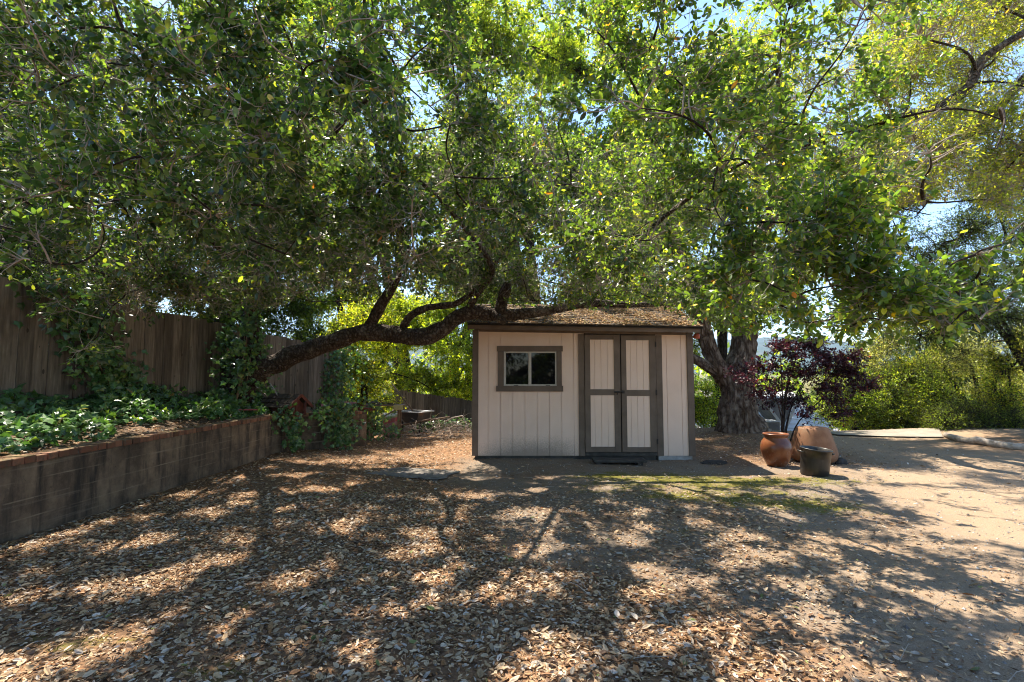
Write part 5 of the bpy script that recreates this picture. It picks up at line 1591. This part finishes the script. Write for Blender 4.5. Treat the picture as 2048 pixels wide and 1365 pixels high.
# ------------------------------------------------------------------ neighbour's house behind the oak
M['white'] = simple_mat('white_siding', (.50, .49, .47), (.60, .59, .57), 4, .6, .1)
M['gable_shade'] = simple_mat('shaded_gable_grey', (.16, .15, .15), (.27, .25, .24), 5, .8, .3)
M['buff'] = simple_mat('buff_stucco', (.42, .32, .18), (.5, .39, .24), 5, .8, .2)
hs = empty('neighbour_house', (10.5, 21.5, -2.8), 'white neighbouring house with pale ribbed roof and small gable in painted grey shade beyond the oak', 'house')
mb = MB()
z = -2.8
while z < -1.0:
    mb.add([(9.4, 20.98, z), (13.4, 20.98, z), (13.4, 21.0, z + .19), (9.4, 21.0, z + .19), (9.4, 21.02, z), (13.4, 21.02, z)], [(0, 1, 2, 3), (0, 4, 5, 1)])
    z += .19
mb.box(9.4, 13.4, 21.01, 25, -2.8, -.98)
mb.build('wall', M['white'], hs)
hr = MB()
for i in range(11):
    y0 = 20.75 + i * .34; z0 = -.96 + i * .145
    hr.add([(9.2, y0, z0), (13.6, y0, z0), (13.6, y0 + .35, z0 + .125), (9.2, y0 + .35, z0 + .125), (9.2, y0, z0 - .03), (13.6, y0, z0 - .03)], [(0, 1, 2, 3), (4, 5, 1, 0)])
hr.build('roof', M['white'], hs)
gb = MB()
gb.add([(10.3, 20.7, .45), (11.15, 20.7, -.70), (11.7, 20.7, .45), (10.3, 22, .45), (11.15, 22, -.70), (11.7, 22, .45)], [(0, 1, 2), (0, 3, 4, 1), (1, 4, 5, 2), (0, 2, 5, 3)])
gb.build('gable', M['gable_shade'], hs)  # grey colour stands in for the shaded underside of the gable
MB().bar((10.22, 20.62, .50), (11.12, 20.62, -.76), .05, .10).build('barge_board', M['white'], hs)
MB().bar((11.78, 20.62, .52), (11.20, 20.62, -.76), .05, .10).build('barge_board', M['white'], hs)
# low building with pale roof left of the oak trunk
lb = empty('low_outbuilding', (8.0, 23, -2.8), 'low buff outbuilding with a pale ribbed roof between shed and oak', 'outbuilding')
MB().box(6.5, 9.3, 22.0, 25.0, -2.8, -1.15).build('wall', M['buff'], lb)
rb = MB()
for i in range(9):
    y0 = 21.7 + i * .42; z0 = -1.2 + i * .16
    rb.add([(6.2, y0, z0), (9.35, y0, z0), (9.35, y0 + .44, z0 + .14), (6.2, y0 + .44, z0 + .14), (6.2, y0, z0 - .05), (9.35, y0, z0 - .05)], [(0, 1, 2, 3), (4, 5, 1, 0)])
rb.build('roof', M['white'], lb)
# air conditioner
ac = empty('air_conditioner', (10.05, 19.6, -1.15), 'pale louvred air conditioner unit between oak trunk and jar', 'air conditioner')
zc = HC - .122 * 19.6
mb = MB().box(9.82, 10.32, 19.4, 19.9, zc, zc + .62); mb.build('cabinet', M['steel'], ac, bevel=.02)
lv = MB()
for i in range(12):
    lv.box(9.88, 10.26, 19.385, 19.398, zc + .06 + i * .043, zc + .08 + i * .043)
lv.build('louvres', simple_mat('louvre_grey', (.15, .16, .2), (.2, .21, .25), 5), ac)
MB().lathe([(0, zc + .621), (.2, zc + .621), (.2, zc + .64), (0, zc + .66)], 10.07, 19.65, 24).build('fan_cover', M['white'], ac)
MB().box(9.7, 10.5, 19.3, 20.0, -3.2, zc - .001).build('base', M['block'], ac)

# ------------------------------------------------------------------ leaf litter, chaff and pebbles
rgl = np.random.default_rng(55)
def scatter_ground(n, xr, yr, prob):
    # denser near the camera because the area seen there is smaller
    x = rgl.uniform(*xr, n); y = rgl.uniform(*yr, n)
    k = rgl.random(n) < prob(x, y)
    return x[k], y[k]
def inside_solid(x, y):
    shed_ = (x > XL - .02) & (x < XR + .02) & (y > SY - .0) & (y < YB)
    ter_ = (x < np.interp(y, [-3, 8.95, 9.12, 9.93, 10, 12, 14], [-4.16, -4.14, -3.98, -2.8, -2.9, -3.2, -3.5]))
    tr_ = ((x - 5.3) ** 2 + (y - 11.7) ** 2) < .5
    return shed_ | ter_ | tr_
def pl_main(x, y):
    m_, s_2, l_2 = zone_weights(x, y)
    patch = .5 + .5 * np.sin(x * 2.3 + y * 1.1) * np.sin(y * 1.9 - x)
    e = litter_edge(y) - x
    core = sstep(-.35, .55, e) * (.75 + .25 * patch) * (1 - .7 * np.clip(m_, 0, 1))
    out = np.clip(l_2 * .45, 0, 1) * (y > 7) + .035
    return np.where(inside_solid(x, y), 0, np.clip(np.maximum(core * .95, np.maximum(out, .22 * sstep(2.6, 1.0, x - .15 * y) * sstep(7.0, 5.0, y))), 0, 1))
PAL_DRY = [(0.42, 0.29, 0.16), (0.52, 0.40, 0.26), (0.30, 0.175, 0.085), (0.14, 0.08, 0.045), (0.44, 0.38, 0.31), (0.38, 0.19, 0.08), (0.20, 0.22, 0.07)]
xa, ya = scatter_ground(125000, (-4.2, 3.8), (1.6, 6.0), pl_main)
xb, yb_ = scatter_ground(52000, (-4.2, 7.5), (6.0, 12.8), pl_main)
x = np.concatenate([xa, xb]); y = np.concatenate([ya, yb_]); n = len(x)
sx2 = rgl.random(n)
pts = np.stack([x, y, ground_z(x, y) + .004 + .012 * rgl.random(n)], -1)
an = rgl.random(n) * 6.283
ax = np.stack([np.cos(an), np.sin(an), rgl.normal(0, .18, n)], -1)
nm = np.stack([rgl.normal(0, .5, n), rgl.normal(0, .5, n), np.where(rgl.random(n) < .65, 1.0, -1.0)], -1)
ln = .031 * np.clip(rgl.lognormal(0, .36, n), .3, 2.0)
col = leaf_colors(n, PAL_DRY, (28, 24, 18, 18, 14, 6, .7), .22, rgl)
lit = leaf_cloud('leaf_litter', pts, ax, nm, ln, ln * rgl.uniform(.30, .62, n), T_DRY, col, M['litter'], smooth=False)
tag(lit, 'thick carpet of dry tan oak leaves covering the yard floor', 'leaf litter', kind='stuff')
# fine orange chaff between the leaves
def pc(x, y):
    ch = .5 + .5 * np.sin(x * 3.1 + 1.0) * np.sin(y * 2.7 + x * .7)
    return np.where(inside_solid(x, y), 0, np.clip(sstep(-.6, .3, litter_edge(y) - x) * (.25 + .75 * ch) + .12, 0, 1))
x, y = scatter_ground(110000, (-4.2, 3.8), (1.6, 6.5), pc); n = len(x)
pts = np.stack([x, y, ground_z(x, y) + .003 + .008 * rgl.random(n)], -1)
an = rgl.random(n) * 6.283
ax = np.stack([np.cos(an), np.sin(an), rgl.normal(0, .35, n)], -1)
nm = np.stack([rgl.normal(0, .5, n), rgl.normal(0, .5, n), np.ones(n)], -1)
ln = .018 * rgl.uniform(.4, 1.5, n)
col = leaf_colors(n, [(0.33, 0.19, 0.09), (0.24, 0.14, 0.07), (0.44, 0.31, 0.18), (0.12, 0.08, 0.05)], (3, 3, 2, 2), .2, rgl)
ch = leaf_cloud('oak_chaff', pts, ax, nm, ln, ln * .22, T_CHIP, col, M['litter'])
tag(ch, 'fine orange brown oak chaff sifted between the fallen leaves', 'chaff', kind='stuff')
# pebbles and gravel grit
x, y = scatter_ground(30000, (-1.5, 8.0), (1.7, 9.5), lambda x, y: np.where(inside_solid(x, y), 0, np.clip(sstep(.3, -.5, litter_edge(y) - x) * .9, 0, 1) * np.clip(1.4 - y * .12, .2, 1)))
n = len(x)
pts = np.stack([x, y, ground_z(x, y) + .001], -1)
an = rgl.random(n) * 6.283
ax = np.stack([np.cos(an), np.sin(an), rgl.normal(0, .1, n)], -1)
T_PEB = T([(0, 0, 0), (.5, .5, 0), (1, 0, 0), (.5, -.5, 0), (.5, .05, .45)], [(0, 4, 1), (1, 4, 2), (2, 4, 3), (3, 4, 0)])
ln = .010 * np.clip(rgl.lognormal(0, .5, n), .3, 3.5)
col = leaf_colors(n, [(0.25, 0.23, 0.21), (0.40, 0.38, 0.35), (0.14, 0.12, 0.11), (0.55, 0.53, 0.50)], (4, 3, 3, 1), .15, rgl)
pb = leaf_cloud('gravel', pts, ax, np.tile([0, 0, -1.0], (n, 1)) * -1, ln, ln * rgl.uniform(.6, 1, n), T_PEB, col, M['litter'])
tag(pb, 'grey gravel grit scattered over the bare part of the yard', 'gravel', kind='stuff')
def pmoss(x, y):
    m_, a_, b2 = zone_weights(x, y)
    br = .5 + .5 * np.sin(x * 9 + 2 * np.sin(y * 7)) * np.sin(y * 11 + 1.5 * np.sin(x * 5))
    return np.where(inside_solid(x, y), 0, np.clip((m_ - .35) * 1.6, 0, 1) * br)
x, y = scatter_ground(60000, (-4, 5.6), (1.8, 8.0), pmoss); n = len(x)
pts = np.stack([x, y, ground_z(x, y) + .001], -1)
ax = rgl.normal(0, .6, (n, 3)) + np.array([0, 0, .7]); nm = rgl.normal(0, 1, (n, 3))
ln = .013 * rgl.uniform(.5, 1.6, n)
col = leaf_colors(n, [(0.12, 0.12, 0.018), (0.19, 0.175, 0.028), (0.07, 0.08, 0.014), (0.27, 0.22, 0.06)], (3, 3, 2, 1), .2, rgl)
o = leaf_cloud('moss', pts, ax, nm, ln, ln * .35, T_FAR, col, M['litter'])
tag(o, 'low yellow green moss tufts in patches before the shed doors', 'moss', kind='stuff')
# litter on the terrace and the brick cap
n = 2600
y = rgl.uniform(1.5, 9.0, n); x = -4.22 - rgl.random(n) ** 1.3 * .75
z = np.where(x > -4.41, wt + .066, terr_z(x, y)) + .006 + .01 * rgl.random(n)
k = (x < -4.41) | (rgl.random(n) < .28)
x, y, z = x[k], y[k], z[k]; n = len(x)
an = rgl.random(n) * 6.283
ax = np.stack([np.cos(an), np.sin(an), rgl.normal(0, .18, n)], -1)
nm = np.stack([rgl.normal(0, .33, n), rgl.normal(0, .33, n), np.ones(n)], -1)
ln = .047 * rgl.uniform(.55, 1.35, n)
col = leaf_colors(n, PAL_DRY, (30, 24, 20, 12, 12, 10, .7), .16, rgl)
o = leaf_cloud('terrace_litter', np.stack([x, y, z], -1), ax, nm, ln, ln * .45, T_DRY, col, M['litter'])
tag(o, 'dry leaves lying on the terrace soil behind the brick cap', 'leaf litter', kind='stuff')
# moss and leaves on the shed roof
n = 17000
x = rgl.uniform(RX0, RX1, n); s = rgl.random(n) ** 1.15
k = rgl.random(n) < (.35 + .65 * sstep(-.2, 1.2, x)) * (.6 + .4 * np.sin(x * 7 + s * 9))
x, s = x[k], s[k]; n = len(x)
y = ey - .02 + (RY - ey + .02) * s
z = (2.222 - 0.0172 * (x - RX0)) * (1 - s) + (RZ + .03 - .006 * (x - RX0)) * s + .026 + .014 * rgl.random(n)
an = rgl.random(n) * 6.283
ax = np.stack([np.cos(an), np.sin(an), rgl.normal(0, .2, n) + np.sin(an) * .33], -1)
nm = np.stack([rgl.normal(0, .4, n), rgl.normal(-.33, .4, n), np.ones(n)], -1)
ln = .042 * rgl.uniform(.4, 1.3, n)
col = leaf_colors(n, [(0.36, 0.20, 0.07), (0.26, 0.14, 0.05), (0.40, 0.27, 0.12), (0.14, 0.085, 0.04), (0.28, 0.22, 0.05)], (4, 3, 3, 2, 2), .16, rgl)
o = leaf_cloud('roof_litter', np.stack([x, y, z], -1), ax, nm, ln, ln * .45, T_DRY, col, M['litter'])
tag(o, 'golden brown leaves and moss matted on the shed shingles', 'leaf litter', kind='stuff')
# fallen sticks on the litter
n = 200
c0 = np.stack([rgl.uniform(-4, 3, n), rgl.uniform(1.8, 8, n), np.full(n, .014)], -1)
an = rgl.random(n) * 6.283; L = rgl.uniform(.05, .28, n)
c1 = c0 + np.stack([np.cos(an) * L, np.sin(an) * L, rgl.uniform(0, .02, n)], -1)
v, l_, s_ = tubes_arr(curved(c0, c1, 4, rgl, .07, 0), np.linspace(.0028, .0014, 4)[None, :] * np.ones((n, 1)), 4)
tag(mesh_np('fallen_twigs', v, l_, s_, M['twig']), 'thin dead twigs scattered over the fallen leaves', 'twigs', kind='stuff')

# ------------------------------------------------------------------ haze
hz = MB().box(-4300, 4300, -450, 4700, -12, 230)
m = bpy.data.materials.new('haze_air'); m.use_nodes = True
nt = m.node_tree
for nn_ in list(nt.nodes):
    if nn_.type == 'BSDF_PRINCIPLED': nt.nodes.remove(nn_)
pv = nt.nodes.new('ShaderNodeVolumePrincipled')
pv.inputs['Color'].default_value = (.55, .78, 1.0, 1)
pv.inputs['Density'].default_value = 0.00017
nt.links.new(pv.outputs[0], nt.nodes['Material Output'].inputs['Volume'])
ho = hz.build('haze', m)
tag(ho, kind='stuff')
